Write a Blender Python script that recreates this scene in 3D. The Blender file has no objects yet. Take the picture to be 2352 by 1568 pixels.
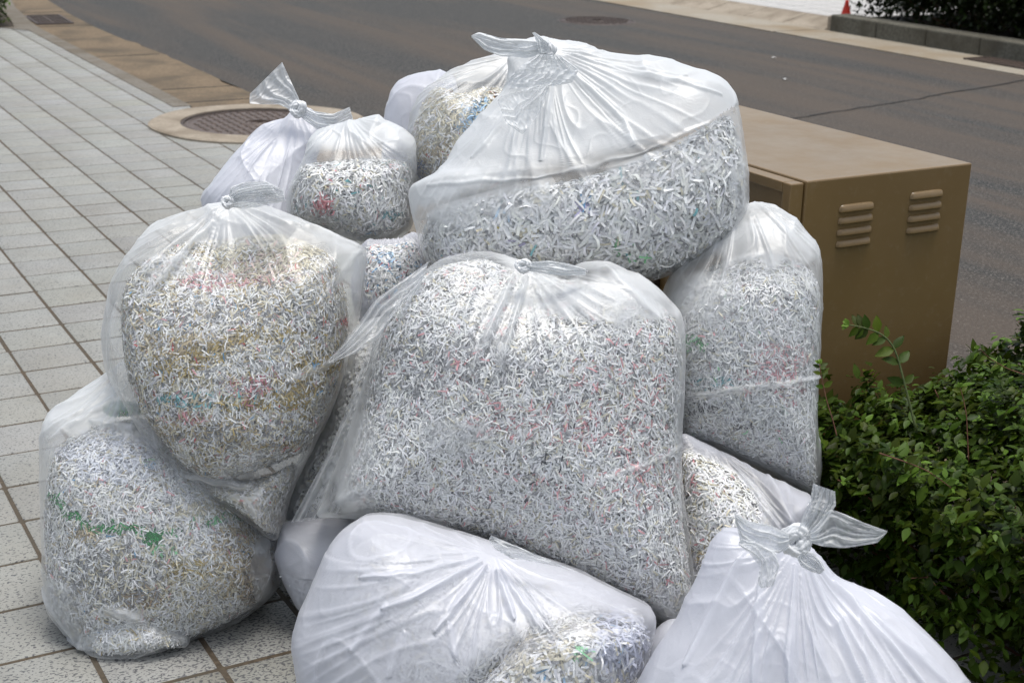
import bpy, math, random
import numpy as np
from mathutils import Matrix, Vector

# ------------------------------------------------------------------ camera, sky, sun, exposure
scene = bpy.context.scene
COL = scene.collection
CAM = np.array([-0.89035, -6.09704, 1.44102])
RIGHT = np.array([0.87418756, -0.48515138, 0.02059747])
FWD = np.array([0.46561719, 0.82543989, -0.31913889])
UP = np.array([0.1378287, 0.28857778, 0.9474841])
FOC = 3309.2                      # focal length in units of a 2352 px wide frame
cd = bpy.data.cameras.new("camera")
cam = bpy.data.objects.new("camera", cd)
COL.objects.link(cam)
cam.matrix_world = Matrix(((RIGHT[0], UP[0], -FWD[0], CAM[0]), (RIGHT[1], UP[1], -FWD[1], CAM[1]),
                           (RIGHT[2], UP[2], -FWD[2], CAM[2]), (0, 0, 0, 1)))
cd.sensor_width = 36.0
cd.lens = 36.0 * FOC / 2352
cd.clip_start = 0.05
cd.clip_end = 500
cd.dof.use_dof = True
cd.dof.focus_distance = 2.8
cd.dof.aperture_fstop = 9.0
scene.camera = cam

SUN_DIR = Vector((0.12, -0.03, 1.0)).normalized()     # towards the sun
w = bpy.data.worlds.new("World")
scene.world = w
w.use_nodes = True
nt = w.node_tree
sky = nt.nodes.new("ShaderNodeTexSky")
sky.sky_type = 'NISHITA'
sky.sun_disc = False
sky.sun_elevation = math.asin(SUN_DIR.z)
sky.sun_rotation = math.atan2(SUN_DIR.x, SUN_DIR.y)
sky.air_density = 1.0
sky.dust_density = 3.0
sky.ozone_density = 1.0
bg = nt.nodes["Background"]
bg.inputs[1].default_value = 0.15
thin = nt.nodes.new("ShaderNodeHueSaturation")      # thin high cloud whitens the blue
thin.inputs["Saturation"].default_value = 0.5
nt.links.new(sky.outputs[0], thin.inputs["Color"])
nt.links.new(thin.outputs[0], bg.inputs[0])
sd = bpy.data.lights.new("sun", 'SUN')
sd.energy = 1.7
sd.angle = math.radians(24.0)
sd.color = (1.0, 0.965, 0.92)
sun = bpy.data.objects.new("sun", sd)
COL.objects.link(sun)
sun.rotation_euler = SUN_DIR.to_track_quat('Z', 'Y').to_euler()
sun.location = (0, 0, 6)
scene.view_settings.view_transform = 'Standard'
scene.view_settings.look = 'None'
scene.view_settings.exposure = 0.50
scene.view_settings.gamma = 1.0
scene.view_settings.use_white_balance = True
scene.view_settings.white_balance_temperature = 6500
scene.view_settings.white_balance_tint = 8
cy = scene.cycles
cy.max_bounces = 10
cy.diffuse_bounces = 4
cy.glossy_bounces = 3
cy.transmission_bounces = 6
cy.transparent_max_bounces = 40
cy.sample_clamp_indirect = 4.0
cy.use_denoising = True

rng = np.random.default_rng(7)

# ------------------------------------------------------------------ helpers
def unproj(x, y, d):
    """point seen at photo position (x, y) at distance d along the view axis"""
    x = np.asarray(x, float); y = np.asarray(y, float); d = np.asarray(d, float)
    u = (x - 1176) / FOC * d
    v = (784 - y) / FOC * d
    return CAM + u[..., None] * RIGHT + v[..., None] * UP + d[..., None] * FWD

_perm = rng.permutation(256)
_perm = np.concatenate([_perm, _perm, _perm])
_grad = rng.normal(size=(256, 3))
_grad /= np.linalg.norm(_grad, axis=1)[:, None]

def perlin(p):
    p = np.asarray(p, float)
    i = np.floor(p).astype(int)
    f = p - i
    t = f * f * f * (f * (f * 6 - 15) + 10)
    i &= 255
    out = 0
    for dx in (0, 1):
        wx = t[..., 0] if dx else 1 - t[..., 0]
        for dy in (0, 1):
            wy = t[..., 1] if dy else 1 - t[..., 1]
            for dz in (0, 1):
                wz = t[..., 2] if dz else 1 - t[..., 2]
                h = _perm[_perm[_perm[(i[..., 0] + dx) & 255] + ((i[..., 1] + dy) & 255)] + ((i[..., 2] + dz) & 255)]
                g = _grad[h]
                dot = g[..., 0] * (f[..., 0] - dx) + g[..., 1] * (f[..., 1] - dy) + g[..., 2] * (f[..., 2] - dz)
                out = out + wx * wy * wz * dot
    return out * 1.6

def sstep(a, b, x):
    t = np.clip((x - a) / (b - a), 0, 1)
    return t * t * (3 - 2 * t)

def mesh_np(name, V, F, mat=None, parent=None, smooth=False, col=None, attrs=None, loc=None):
    """one mesh object from arrays (F: n x 3 or n x 4, or a list of such arrays)"""
    me = bpy.data.meshes.new(name)
    V = np.asarray(V, np.float32)
    Fs = [np.asarray(f, np.int32) for f in (F if isinstance(F, list) else [F]) if len(f)]
    nl = sum(f.size for f in Fs)
    me.vertices.add(len(V))
    origin = np.zeros(3)
    if parent is not None:
        origin = np.array(parent.matrix_basis.translation)
        if parent.parent is not None:
            origin = origin + np.array(parent.parent.matrix_basis.translation)
    elif loc is not None:
        origin = np.array(loc, float)
    me.vertices.foreach_set("co", (V - origin.astype(np.float32)).ravel())
    me.loops.add(nl)
    me.loops.foreach_set("vertex_index", np.concatenate([f.ravel() for f in Fs]))
    tot = np.concatenate([np.full(len(f), f.shape[1], np.int32) for f in Fs])
    st = np.concatenate([[0], np.cumsum(tot)[:-1]]).astype(np.int32)
    me.polygons.add(len(tot))
    me.polygons.foreach_set("loop_start", st)
    me.polygons.foreach_set("loop_total", tot)
    if smooth:
        me.polygons.foreach_set("use_smooth", np.ones(len(tot), bool))
    me.update(calc_edges=True)
    me.validate()
    if col is not None:
        a = me.attributes.new("Col", 'FLOAT_COLOR', 'POINT')
        c4 = np.ones((len(V), 4), np.float32); c4[:, :3] = col
        a.data.foreach_set("color", c4.ravel())
    for k, v in (attrs or {}).items():
        a = me.attributes.new(k, 'FLOAT', 'POINT')
        a.data.foreach_set("value", np.asarray(v, np.float32))
    if mat is not None:
        me.materials.append(mat)
    o = bpy.data.objects.new(name, me)
    COL.objects.link(o)
    if parent is not None:
        o.parent = parent
    elif loc is not None:
        o.location = loc
    return o

def tag(o, label=None, cat=None, group=None, kind=None):
    if label: o["label"] = label
    if cat: o["category"] = cat
    if group: o["group"] = group
    if kind: o["kind"] = kind
    return o

def thing(name, label, cat, loc, group=None):
    o = bpy.data.objects.new(name, None)
    o.empty_display_size = 0.1
    COL.objects.link(o)
    o.location = loc
    return tag(o, label, cat, group)

class MB:
    def __init__(s): s.V = []; s.F = []; s.n = 0
    def add(s, V, F):
        V = np.asarray(V, float)
        s.V.append(V); s.F.append([tuple(i + s.n for i in f) for f in F]); s.n += len(V)
    def box(s, a, b, bev=0.0):
        x0, y0, z0 = a; x1, y1, z1 = b
        if bev <= 0:
            s.add([(x0,y0,z0),(x1,y0,z0),(x1,y1,z0),(x0,y1,z0),(x0,y0,z1),(x1,y0,z1),(x1,y1,z1),(x0,y1,z1)],
                  [(0,3,2,1),(4,5,6,7),(0,1,5,4),(1,2,6,5),(2,3,7,6),(3,0,4,7)])
            return
        import bmesh
        bm = bmesh.new()
        bmesh.ops.create_cube(bm, size=1.0)
        for v in bm.verts:
            v.co = Vector(((x0+x1)/2 + v.co.x*(x1-x0), (y0+y1)/2 + v.co.y*(y1-y0), (z0+z1)/2 + v.co.z*(z1-z0)))
        bmesh.ops.bevel(bm, geom=list(bm.edges), offset=bev, segments=2, affect='EDGES', profile=0.5)
        bm.verts.index_update()
        s.add([tuple(v.co) for v in bm.verts], [tuple(v.index for v in f.verts) for f in bm.faces])
        bm.free()
    def tube(s, pts, rad, n=7):
        pts = [Vector(p) for p in pts]
        rings = []
        for i, p in enumerate(pts):
            t = (pts[min(i+1, len(pts)-1)] - pts[max(i-1, 0)]).normalized()
            a = t.cross(Vector((0.3, 0.9, 0.2))).normalized(); b = t.cross(a)
            r = rad[i] if hasattr(rad, '__len__') else rad
            rings += [tuple(p + a*math.cos(2*math.pi*k/n)*r + b*math.sin(2*math.pi*k/n)*r) for k in range(n)]
        F = []
        for i in range(len(pts)-1):
            for k in range(n):
                F.append((i*n+k, i*n+(k+1)%n, (i+1)*n+(k+1)%n, (i+1)*n+k))
        F.append(tuple(range(n-1, -1, -1))); F.append(tuple((len(pts)-1)*n+k for k in range(n)))
        s.add(rings, F)
    def build(s, name, mat, parent=None, smooth=False, loc=None):
        me = bpy.data.meshes.new(name)
        V = np.concatenate(s.V)
        org = np.zeros(3)
        if parent is not None:
            org = np.array(parent.matrix_basis.translation)
            if parent.parent is not None: org = org + np.array(parent.parent.matrix_basis.translation)
        elif loc is not None: org = np.array(loc, float)
        me.from_pydata([tuple(v) for v in (V - org)], [], [f for fs in s.F for f in fs])
        if smooth: me.polygons.foreach_set("use_smooth", np.ones(len(me.polygons), bool))
        me.materials.append(mat)
        o = bpy.data.objects.new(name, me); COL.objects.link(o)
        if parent is not None: o.parent = parent
        elif loc is not None: o.location = loc
        return o

# ------------------------------------------------------------------ materials
def new_mat(name):
    m = bpy.data.materials.new(name); m.use_nodes = True
    nt = m.node_tree
    return m, nt, nt.nodes["Principled BSDF"], nt.nodes["Material Output"]

def nd(nt, typ, **kw):
    n = nt.nodes.new(typ)
    for k, v in kw.items():
        if isinstance(k, str) and k.startswith('i_'):
            n.inputs[k[2:].replace('_', ' ')].default_value = v
        else:
            setattr(n, k, v)
    return n

def noise(nt, scale, detail=4, rough=0.6, dist=0.0, vec=None, typ=None):
    n = nt.nodes.new("ShaderNodeTexNoise")
    n.inputs["Scale"].default_value = scale
    n.inputs["Detail"].default_value = detail
    n.inputs["Roughness"].default_value = rough
    n.inputs["Distortion"].default_value = dist
    if vec is not None: nt.links.new(vec, n.inputs["Vector"])
    return n

def ramp(nt, src, stops, interp='LINEAR'):
    r = nt.nodes.new("ShaderNodeValToRGB")
    r.color_ramp.interpolation = interp
    els = r.color_ramp.elements
    while len(els) < len(stops): els.new(0.5)
    for e, (p, c) in zip(els, stops):
        e.position = p
        e.color = (c, c, c, 1) if not hasattr(c, '__len__') else (*c, 1)
    nt.links.new(src, r.inputs[0])
    return r

def mixc(nt, fac, a, b, mode='MIX'):
    m = nt.nodes.new("ShaderNodeMix"); m.data_type = 'RGBA'; m.blend_type = mode
    for sock, v in ((m.inputs[0], fac), (m.inputs[6], a), (m.inputs[7], b)):
        if hasattr(v, 'links') or hasattr(v, 'is_output'): nt.links.new(v, sock)
        elif hasattr(v, '__len__'): sock.default_value = (*v, 1)
        else: sock.default_value = v if sock.type == 'VALUE' else (v, v, v, 1)
    return m.outputs[2]

def math_n(nt, op, a, b=None, clamp=False):
    m = nt.nodes.new("ShaderNodeMath"); m.operation = op; m.use_clamp = clamp
    for i, v in enumerate((a, b)):
        if v is None: continue
        if hasattr(v, 'is_output'): nt.links.new(v, m.inputs[i])
        else: m.inputs[i].default_value = v
    return m.outputs[0]

def bump(nt, h, strength, dist, target):
    b = nt.nodes.new("ShaderNodeBump")
    b.inputs["Strength"].default_value = strength
    b.inputs["Distance"].default_value = dist
    nt.links.new(h, b.inputs["Height"])
    if target is not None: nt.links.new(b.outputs[0], target)
    return b

def geo_pos(nt):
    return nt.nodes.new("ShaderNodeNewGeometry").outputs["Position"]

def mat_film(name, tint=(0.75, 0.765, 0.775), gloss=0.36, trans=0.38):
    m, nt, pb, out = new_mat(name)
    nt.nodes.remove(pb)
    pos = geo_pos(nt)
    hz = nt.nodes.new("ShaderNodeAttribute"); hz.attribute_name = "haze"
    n1 = noise(nt, 9, 4, 0.6, 0.8, pos)
    n2 = noise(nt, 60, 3, 0.55, 1.2, pos)
    hv = math_n(nt, 'MULTIPLY', math_n(nt, 'SUBTRACT', n1.outputs[0], 0.5), 0.35)
    hsum = math_n(nt, 'MULTIPLY', hz.outputs["Fac"], math_n(nt, 'ADD', hv, 1.0), True)
    # a longer way through the film at a glancing angle: 1-(1-a)^(1/cos)
    lw = nt.nodes.new("ShaderNodeLayerWeight"); lw.inputs[0].default_value = 0.5
    cosv = math_n(nt, 'MAXIMUM', math_n(nt, 'SUBTRACT', 1.0, lw.outputs["Facing"]), 0.40)
    inv = math_n(nt, 'DIVIDE', 1.0, cosv)
    a = math_n(nt, 'SUBTRACT', 1.0, math_n(nt, 'POWER', math_n(nt, 'SUBTRACT', 1.0, hsum, True), inv), True)
    dif = nt.nodes.new("ShaderNodeBsdfDiffuse"); dif.inputs[0].default_value = (*tint, 1)
    trl = nt.nodes.new("ShaderNodeBsdfTranslucent"); trl.inputs[0].default_value = (*tint, 1)
    milk = nt.nodes.new("ShaderNodeMixShader"); milk.inputs[0].default_value = trans
    nt.links.new(dif.outputs[0], milk.inputs[1]); nt.links.new(trl.outputs[0], milk.inputs[2])
    tr = nt.nodes.new("ShaderNodeBsdfTransparent"); tr.inputs[0].default_value = (0.97, 0.975, 0.98, 1)
    mx = nt.nodes.new("ShaderNodeMixShader")
    nt.links.new(a, mx.inputs[0]); nt.links.new(tr.outputs[0], mx.inputs[1]); nt.links.new(milk.outputs[0], mx.inputs[2])
    gl = nt.nodes.new("ShaderNodeBsdfGlossy"); gl.inputs[0].default_value = (1, 1, 1, 1)
    gl.inputs["Roughness"].default_value = gloss
    lw2 = nt.nodes.new("ShaderNodeLayerWeight"); lw2.inputs[0].default_value = 0.5
    f5 = math_n(nt, 'POWER', lw2.outputs["Facing"], 5.0)
    frs = math_n(nt, 'ADD', math_n(nt, 'MULTIPLY', f5, 0.5), 0.045)
    mg = nt.nodes.new("ShaderNodeMixShader")
    nt.links.new(frs, mg.inputs[0])
    nt.links.new(mx.outputs[0], mg.inputs[1]); nt.links.new(gl.outputs[0], mg.inputs[2])
    nt.links.new(mg.outputs[0], out.inputs[0])
    n3 = noise(nt, 22, 5, 0.6, 1.5, pos)
    ridge = math_n(nt, 'ABSOLUTE', math_n(nt, 'SUBTRACT', n3.outputs[0], 0.5))
    n4 = noise(nt, 75, 3, 0.5, 2.2, pos)
    ridge4 = math_n(nt, 'ABSOLUTE', math_n(nt, 'SUBTRACT', n4.outputs[0], 0.5))
    hh = math_n(nt, 'ADD', math_n(nt, 'MULTIPLY', ridge, -1.6), math_n(nt, 'ADD', math_n(nt, 'MULTIPLY', n2.outputs[0], 0.2), math_n(nt, 'MULTIPLY', ridge4, -0.7)))
    b = bump(nt, hh, 0.16, 0.005, None)
    for s in (dif, trl, gl): nt.links.new(b.outputs[0], s.inputs["Normal"])
    nt.links.new(b.outputs[0], lw2.inputs["Normal"])
    return m

def mat_attr(name, rough=0.6, spec=0.3, transl=0.15, sheen=0.0):
    m, nt, pb, out = new_mat(name)
    at = nt.nodes.new("ShaderNodeAttribute"); at.attribute_name = "Col"
    nt.links.new(at.outputs["Color"], pb.inputs["Base Color"])
    pb.inputs["Roughness"].default_value = rough
    pb.inputs["Specular IOR Level"].default_value = spec
    if transl > 0:
        t = nt.nodes.new("ShaderNodeBsdfTranslucent"); nt.links.new(at.outputs["Color"], t.inputs[0])
        mx = nt.nodes.new("ShaderNodeMixShader"); mx.inputs[0].default_value = transl
        nt.links.new(pb.outputs[0], mx.inputs[1]); nt.links.new(t.outputs[0], mx.inputs[2])
        nt.links.new(mx.outputs[0], out.inputs[0])
    return m

M = {}
M['film'] = mat_film("clear_film")
M['film_blue'] = mat_film("milky_film", (0.72, 0.73, 0.79), 0.38)
M["film_dense"] = mat_film("gathered_film", (0.80, 0.81, 0.82), 0.42, 0.10)
M['paper'] = mat_attr("shredded_paper", 0.7, 0.2, 0.15)
M['leaf'] = mat_attr("leaf", 0.45, 0.16, 0.25)
M['leaf_far'] = mat_attr("leaf_far", 0.5, 0.4, 0.2)

def mat_tile():
    m, nt, pb, out = new_mat("speckled_tile")
    pos = geo_pos(nt)
    at = nt.nodes.new("ShaderNodeAttribute"); at.attribute_name = "Col"
    mp = nt.nodes.new("ShaderNodeMapping"); nt.links.new(pos, mp.inputs[0])
    mp.inputs["Scale"].default_value = (0.8, 1.15, 1.0)
    n = noise(nt, 170, 2, 0.5, 0.4, mp.outputs[0])
    big = noise(nt, 1.1, 3, 0.5, 0.0, pos)
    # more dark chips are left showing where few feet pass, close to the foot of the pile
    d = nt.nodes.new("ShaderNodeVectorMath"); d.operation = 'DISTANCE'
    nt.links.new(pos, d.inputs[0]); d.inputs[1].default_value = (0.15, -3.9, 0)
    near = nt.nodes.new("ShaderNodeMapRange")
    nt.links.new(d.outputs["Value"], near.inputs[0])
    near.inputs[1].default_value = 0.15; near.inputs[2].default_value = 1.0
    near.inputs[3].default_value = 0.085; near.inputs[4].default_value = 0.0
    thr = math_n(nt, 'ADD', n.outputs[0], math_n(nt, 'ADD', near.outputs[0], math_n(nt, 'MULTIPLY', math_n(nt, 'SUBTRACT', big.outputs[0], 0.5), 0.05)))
    fl = ramp(nt, thr, [(0.590, 0.0), (0.635, 1.0)])
    fine = noise(nt, 420, 2, 0.5, 0, pos)
    base = mixc(nt, fine.outputs[0], (0.22, 0.22, 0.205), (0.34, 0.34, 0.325))
    base = mixc(nt, 1.0, base, at.outputs["Color"], 'MULTIPLY')
    dirt = ramp(nt, noise(nt, 3.0, 5, 0.65, 0, pos).outputs[0], [(0.35, (1, 1, 1)), (0.75, (0.82, 0.79, 0.74))])
    base = mixc(nt, 1.0, base, dirt.outputs[0], 'MULTIPLY')
    c = mixc(nt, math_n(nt, 'MULTIPLY', fl.outputs[0], 0.9), base, (0.055, 0.055, 0.06))
    nt.links.new(c, pb.inputs["Base Color"])
    pb.inputs["Roughness"].default_value = 0.62
    bump(nt, noise(nt, 300, 3, 0.6, 0, pos).outputs[0], 0.25, 0.002, pb.inputs["Normal"])
    return m
M['tile'] = mat_tile()

def mat_noise(name, c0, c1, scale, rough=0.85, bs=0.4, bd=0.004, bscale=None, c2=None, s2=2.0, detail=6, spec=0.3, p0=0.35, p1=0.7):
    m, nt, pb, out = new_mat(name)
    pos = geo_pos(nt)
    n = noise(nt, scale, detail, 0.65, 0.2, pos)
    c = ramp(nt, n.outputs[0], [(p0, c0), (p1, c1)]).outputs[0]
    if c2 is not None:
        f = ramp(nt, noise(nt, s2, 5, 0.6, 0.5, pos).outputs[0], [(0.42, 0.0), (0.68, 1.0)])
        c = mixc(nt, f.outputs[0], c, c2)
    nt.links.new(c, pb.inputs["Base Color"])
    pb.inputs["Roughness"].default_value = rough
    pb.inputs["Specular IOR Level"].default_value = spec
    bump(nt, noise(nt, bscale or scale * 2, 4, 0.7, 0, pos).outputs[0], bs, bd, pb.inputs["Normal"])
    return m
M['grout'] = mat_noise("sandy_grout", (0.050, 0.038, 0.026), (0.12, 0.09, 0.06), 90, c2=(0.07, 0.06, 0.045), s2=6)
M['kerb'] = mat_noise("kerb_stone", (0.12, 0.105, 0.085), (0.20, 0.18, 0.15), 60, c2=(0.11, 0.09, 0.065), s2=3)
M['kerb_far'] = mat_noise("weathered_kerb", (0.085, 0.08, 0.062), (0.16, 0.15, 0.12), 40, c2=(0.070, 0.062, 0.045), s2=3)
M['gutter'] = mat_noise("stained_concrete", (0.10, 0.073, 0.044), (0.22, 0.16, 0.10), 70, c2=(0.075, 0.058, 0.038), s2=2.2)
M['gutter_far'] = mat_noise("pale_concrete", (0.24, 0.21, 0.165), (0.33, 0.30, 0.245), 50, c2=(0.22, 0.17, 0.11), s2=1.5)
M['ring'] = mat_noise("concrete_ring", (0.25, 0.21, 0.16), (0.36, 0.31, 0.245), 60, c2=(0.18, 0.145, 0.105), s2=4)
M['soil'] = mat_noise("soil", (0.03, 0.022, 0.015), (0.08, 0.06, 0.04), 40)
M['far_pave'] = mat_noise("far_paving", (0.36, 0.35, 0.34), (0.50, 0.485, 0.465), 30)
M['iron'] = mat_noise("rusty_iron", (0.055, 0.038, 0.030), (0.12, 0.085, 0.065), 50, 0.55, 0.5, 0.002, spec=0.5)
M['iron_dark'] = mat_noise("dark_iron", (0.035, 0.026, 0.022), (0.075, 0.05, 0.038), 50, 0.6, 0.5, 0.002, spec=0.4)
M['black'] = mat_noise("black_void", (0.012, 0.012, 0.013), (0.03, 0.028, 0.03), 60)
M['twig'] = mat_noise("twig_bark", (0.09, 0.035, 0.02), (0.17, 0.08, 0.045), 80, 0.6)
M['green_stem'] = mat_noise("green_stem", (0.05, 0.07, 0.02), (0.09, 0.11, 0.035), 60, 0.5)
M['cone_red'] = mat_noise("cone_red", (0.35, 0.02, 0.012), (0.5, 0.035, 0.02), 20, 0.5)
M['cone_white'] = mat_noise("cone_white", (0.6, 0.55, 0.5), (0.75, 0.7, 0.66), 20, 0.4)
M['litter'] = mat_noise("litter_paper", (0.7, 0.7, 0.68), (0.82, 0.82, 0.8), 30, 0.8)

def mat_asphalt():
    m, nt, pb, out = new_mat("asphalt")
    pos = geo_pos(nt)
    g = noise(nt, 95, 4, 0.8, 0, pos)
    c = ramp(nt, g.outputs[0], [(0.36, (0.008, 0.0080, 0.0075)), (0.53, (0.018, 0.0175, 0.016)), (0.62, (0.17, 0.155, 0.135))]).outputs[0]
    # dappled tree shade painted into the colour as streaks along the road (Y)
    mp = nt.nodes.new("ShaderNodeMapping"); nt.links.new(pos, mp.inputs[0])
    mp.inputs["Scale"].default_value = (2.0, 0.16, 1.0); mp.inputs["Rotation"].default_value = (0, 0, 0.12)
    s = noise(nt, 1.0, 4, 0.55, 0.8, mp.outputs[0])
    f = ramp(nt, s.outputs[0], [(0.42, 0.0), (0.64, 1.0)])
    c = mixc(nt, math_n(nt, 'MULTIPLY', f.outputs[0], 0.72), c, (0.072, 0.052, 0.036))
    vor = nt.nodes.new("ShaderNodeTexVoronoi"); vor.inputs["Scale"].default_value = 26; nt.links.new(pos, vor.inputs["Vector"])
    dots = ramp(nt, vor.outputs["Distance"], [(0.07, 1.0), (0.11, 0.0)])
    c = mixc(nt, math_n(nt, 'MULTIPLY', dots.outputs[0], 0.35), c, (0.35, 0.32, 0.28))
    nt.links.new(c, pb.inputs["Base Color"])
    pb.inputs["Roughness"].default_value = 0.88
    bump(nt, noise(nt, 220, 3, 0.7, 0, pos).outputs[0], 0.7, 0.004, pb.inputs["Normal"])
    return m
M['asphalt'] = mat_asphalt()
M['seam'] = mat_noise("tar_seam", (0.012, 0.012, 0.012), (0.03, 0.029, 0.028), 40)

def mat_paint():
    m, nt, pb, out = new_mat("brown_enamel")
    pos = geo_pos(nt)
    c = ramp(nt, noise(nt, 2.5, 4, 0.6, 0.3, pos).outputs[0], [(0.3, (0.158, 0.098, 0.036)), (0.7, (0.186, 0.119, 0.048))]).outputs[0]
    dust = ramp(nt, noise(nt, 45, 5, 0.7, 0.3, pos).outputs[0], [(0.55, 0.0), (0.8, 0.35)])
    c = mixc(nt, dust.outputs[0], c, (0.26, 0.20, 0.13))
    nt.links.new(c, pb.inputs["Base Color"])
    r = ramp(nt, noise(nt, 8, 4, 0.6, 0, pos).outputs[0], [(0.3, 0.28), (0.7, 0.42)])
    nt.links.new(r.outputs[0], pb.inputs["Roughness"])
    pb.inputs["Specular IOR Level"].default_value = 0.55
    bump(nt, noise(nt, 130, 3, 0.6, 0, pos).outputs[0], 0.06, 0.001, pb.inputs["Normal"])
    return m
M['paint'] = mat_paint()

# ------------------------------------------------------------------ ground, road, kerbs
def sheet(name, pts, z, mat, kind='structure', thick=0.0):
    mb = MB()
    n = len(pts)
    V = [(x, y, z) for x, y in pts]
    F = [tuple(range(n))]
    if thick:
        V += [(x, y, z - thick) for x, y in pts]
        F += [(i, n + i, n + (i + 1) % n, (i + 1) % n) for i in range(n)]
    mb.add(V, F)
    o = mb.build(name, mat)
    return tag(o, kind=kind)

sheet("ground", [(-60, -60), (60, -60), (60, 60), (-60, 60)], -0.06, M['soil'])
# road with jagged near edge
jr = np.random.default_rng(3)
def jag(x, y0, y1, step, amp):
    out = []; y = y0
    while (y < y1) if y1 > y0 else (y > y1):
        out.append((x + jr.normal() * amp * (0.3 if jr.random() < .7 else 1.6), y))
        y += step * (0.5 + jr.random()) * (1 if y1 > y0 else -1)
    return out
near = [(2.12, -30)] + jag(2.12, -9, 5.3, .16, .010) + [(2.08, 5.5), (2.07, 6.5), (2.11, 7.6), (2.20, 8.9), (2.5, 11), (3.4, 16), (5, 24), (7, 32)]
far = [(13, 30), (10.2, 20), (8.2, 12), (7.72, 7.6)] + jag(7.62, 7.2, -3, .2, .015) + [(7.7, -30)]
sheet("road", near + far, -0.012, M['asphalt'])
gut = [(1.60, -30), (1.60, 5.4), (1.60, 6.66), (1.74, 8.19), (2.1, 11), (3.0, 16), (4.5, 24), (6.3, 32), (7.4, 32), (5.4, 24), (3.8, 16), (2.8, 11), (2.5, 8.9), (2.4, 6), (2.4, -30)]
gut_o = sheet("gutter", gut, -0.020, M['gutter'], thick=.03)
gut_top = [(1.60, -30), (1.60, 6.66), (1.74, 8.19), (2.1, 11), (3.0, 16), (3.4, 16), (2.5, 11), (2.20, 8.9)] + [(2.11, 7.6), (2.07, 6.5), (2.08, 5.5)] + jag(2.115, 5.3, -9, .13, .012) + [(2.12, -30)]
sheet("gutter_apron", gut_top, -0.006, M['gutter'], thick=.02)
# joints across the gutter
mb = MB()
for yy in (-1.9, -.8, .35, 1.3, 2.42, 2.95, 4.6, 6.6, 7.75):
    mb.box((1.615, yy, -.0062), (2.09, yy + .014, -.0045))
tag(mb.build("gutter_joints", M['black']), kind='structure')

# paving: real tiles with bevelled edges, tile pitch 0.2 m
T = 0.2
def paving(name, i0, i1, j0, j1, keep, mat, zt=0.0, gapx=.0085, gapy=.0088, pitch=T, ox=0.0, oy=0.0, zoff=0.0):
    r = np.random.default_rng(11)
    II, JJ = np.meshgrid(np.arange(i0, i1), np.arange(j0, j1), indexing='ij')
    ii = II.ravel(); jj = JJ.ravel()
    cx = ox + (ii + .5) * pitch; cyy = oy + (jj + .5) * pitch
    k = keep(cx, cyy); ii, jj, cx, cyy = ii[k], jj[k], cx[k], cyy[k]
    n = len(cx)
    hx = pitch / 2 - gapx / 2 + r.normal(0, .0004, n); hy = pitch / 2 - gapy / 2 + r.normal(0, .0004, n)
    cx = cx + r.normal(0, .0006, n); cyy = cyy + r.normal(0, .0006, n)
    z = zoff + zt + r.normal(0, .0005, n)
    tx = r.normal(0, .002, n); ty = r.normal(0, .002, n)
    corner = []
    b = .0022; cr = .006
    def ring(inset, dz):
        out = []
        for sx, sy in ((-1, -1), (1, -1), (1, 1), (-1, 1)):
            for a in range(3):
                ang = math.pi * (1.25 if (sx, sy) == (-1, -1) else 1.75 if (sx, sy) == (1, -1) else .25 if (sx, sy) == (1, 1) else .75) + (a - 1) * math.pi / 4
                px = cx + sx * (hx - cr) + (cr - inset) * math.cos(ang)
                py = cyy + sy * (hy - cr) + (cr - inset) * math.sin(ang)
                out.append(np.stack([px, py, z + dz + tx * (px - cx) + ty * (py - cyy)], -1))
        return np.stack(out, 1)
    V = np.concatenate([ring(0, -.008), ring(0, -b), ring(b, 0)], 1)      # n,36,3
    base = (np.arange(n) * 36)[:, None]
    quads = []
    for lv in (0, 1):
        for q in range(12):
            quads.append(base + np.array([lv * 12 + q, lv * 12 + (q + 1) % 12, (lv + 1) * 12 + (q + 1) % 12, (lv + 1) * 12 + q]))
    Q = np.concatenate(quads)
    top = base + np.arange(24, 36)
    g = np.clip(r.normal(.97, .022, n), .85, 1.06)
    c = np.stack([g, g * r.normal(1, .006, n), g * r.normal(.985, .012, n)], -1)
    o = mesh_np(name, V.reshape(-1, 3), [Q, top], mat, col=np.repeat(c, 36, 0))
    return tag(o, kind='structure')
paving("sidewalk", -22, 8, -45, 33, lambda x, y: (x < 1.62), M['tile'])
sheet("sidewalk_bed", [(-30, -30), (1.5, -30), (1.5, 6.6), (-30, 6.6)], -0.0016, M['grout'], thick=.04)
# kerb stones on top of the last cut tiles
mb = MB()
ky = [-9.0]
while ky[-1] < 6.3: ky.append(ky[-1] + .6)
for a, b in zip(ky[:-1], ky[1:]):
    if b > .95 and a < 2.25: 
        if a < .95: b = .95
        elif b > 2.25: a = 2.25
        else: continue
    mb.box((1.50, a + .004, -.03), (1.612, b - .004, .006), .006)
V = [(1.32, 6.605, .004), (1.50, 6.305, .004), (1.61, 6.305, .004), (1.62, 6.66, .004), (1.755, 8.19, .004), (1.63, 8.2, .004), (1.47, 6.8, .004)]
mb.add(V, [(0, 1, 2, 3, 4, 5, 6)])
V = [(1.63, 8.2, .004), (1.755, 8.19, .004), (2.15, 11, .004), (3.05, 16, .004), (2.9, 16, .004), (2.0, 11, .004)]
mb.add(V, [(0, 1, 2, 5), (5, 2, 3, 4)])
tag(mb.build("kerb", M['kerb']), kind='structure')

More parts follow.
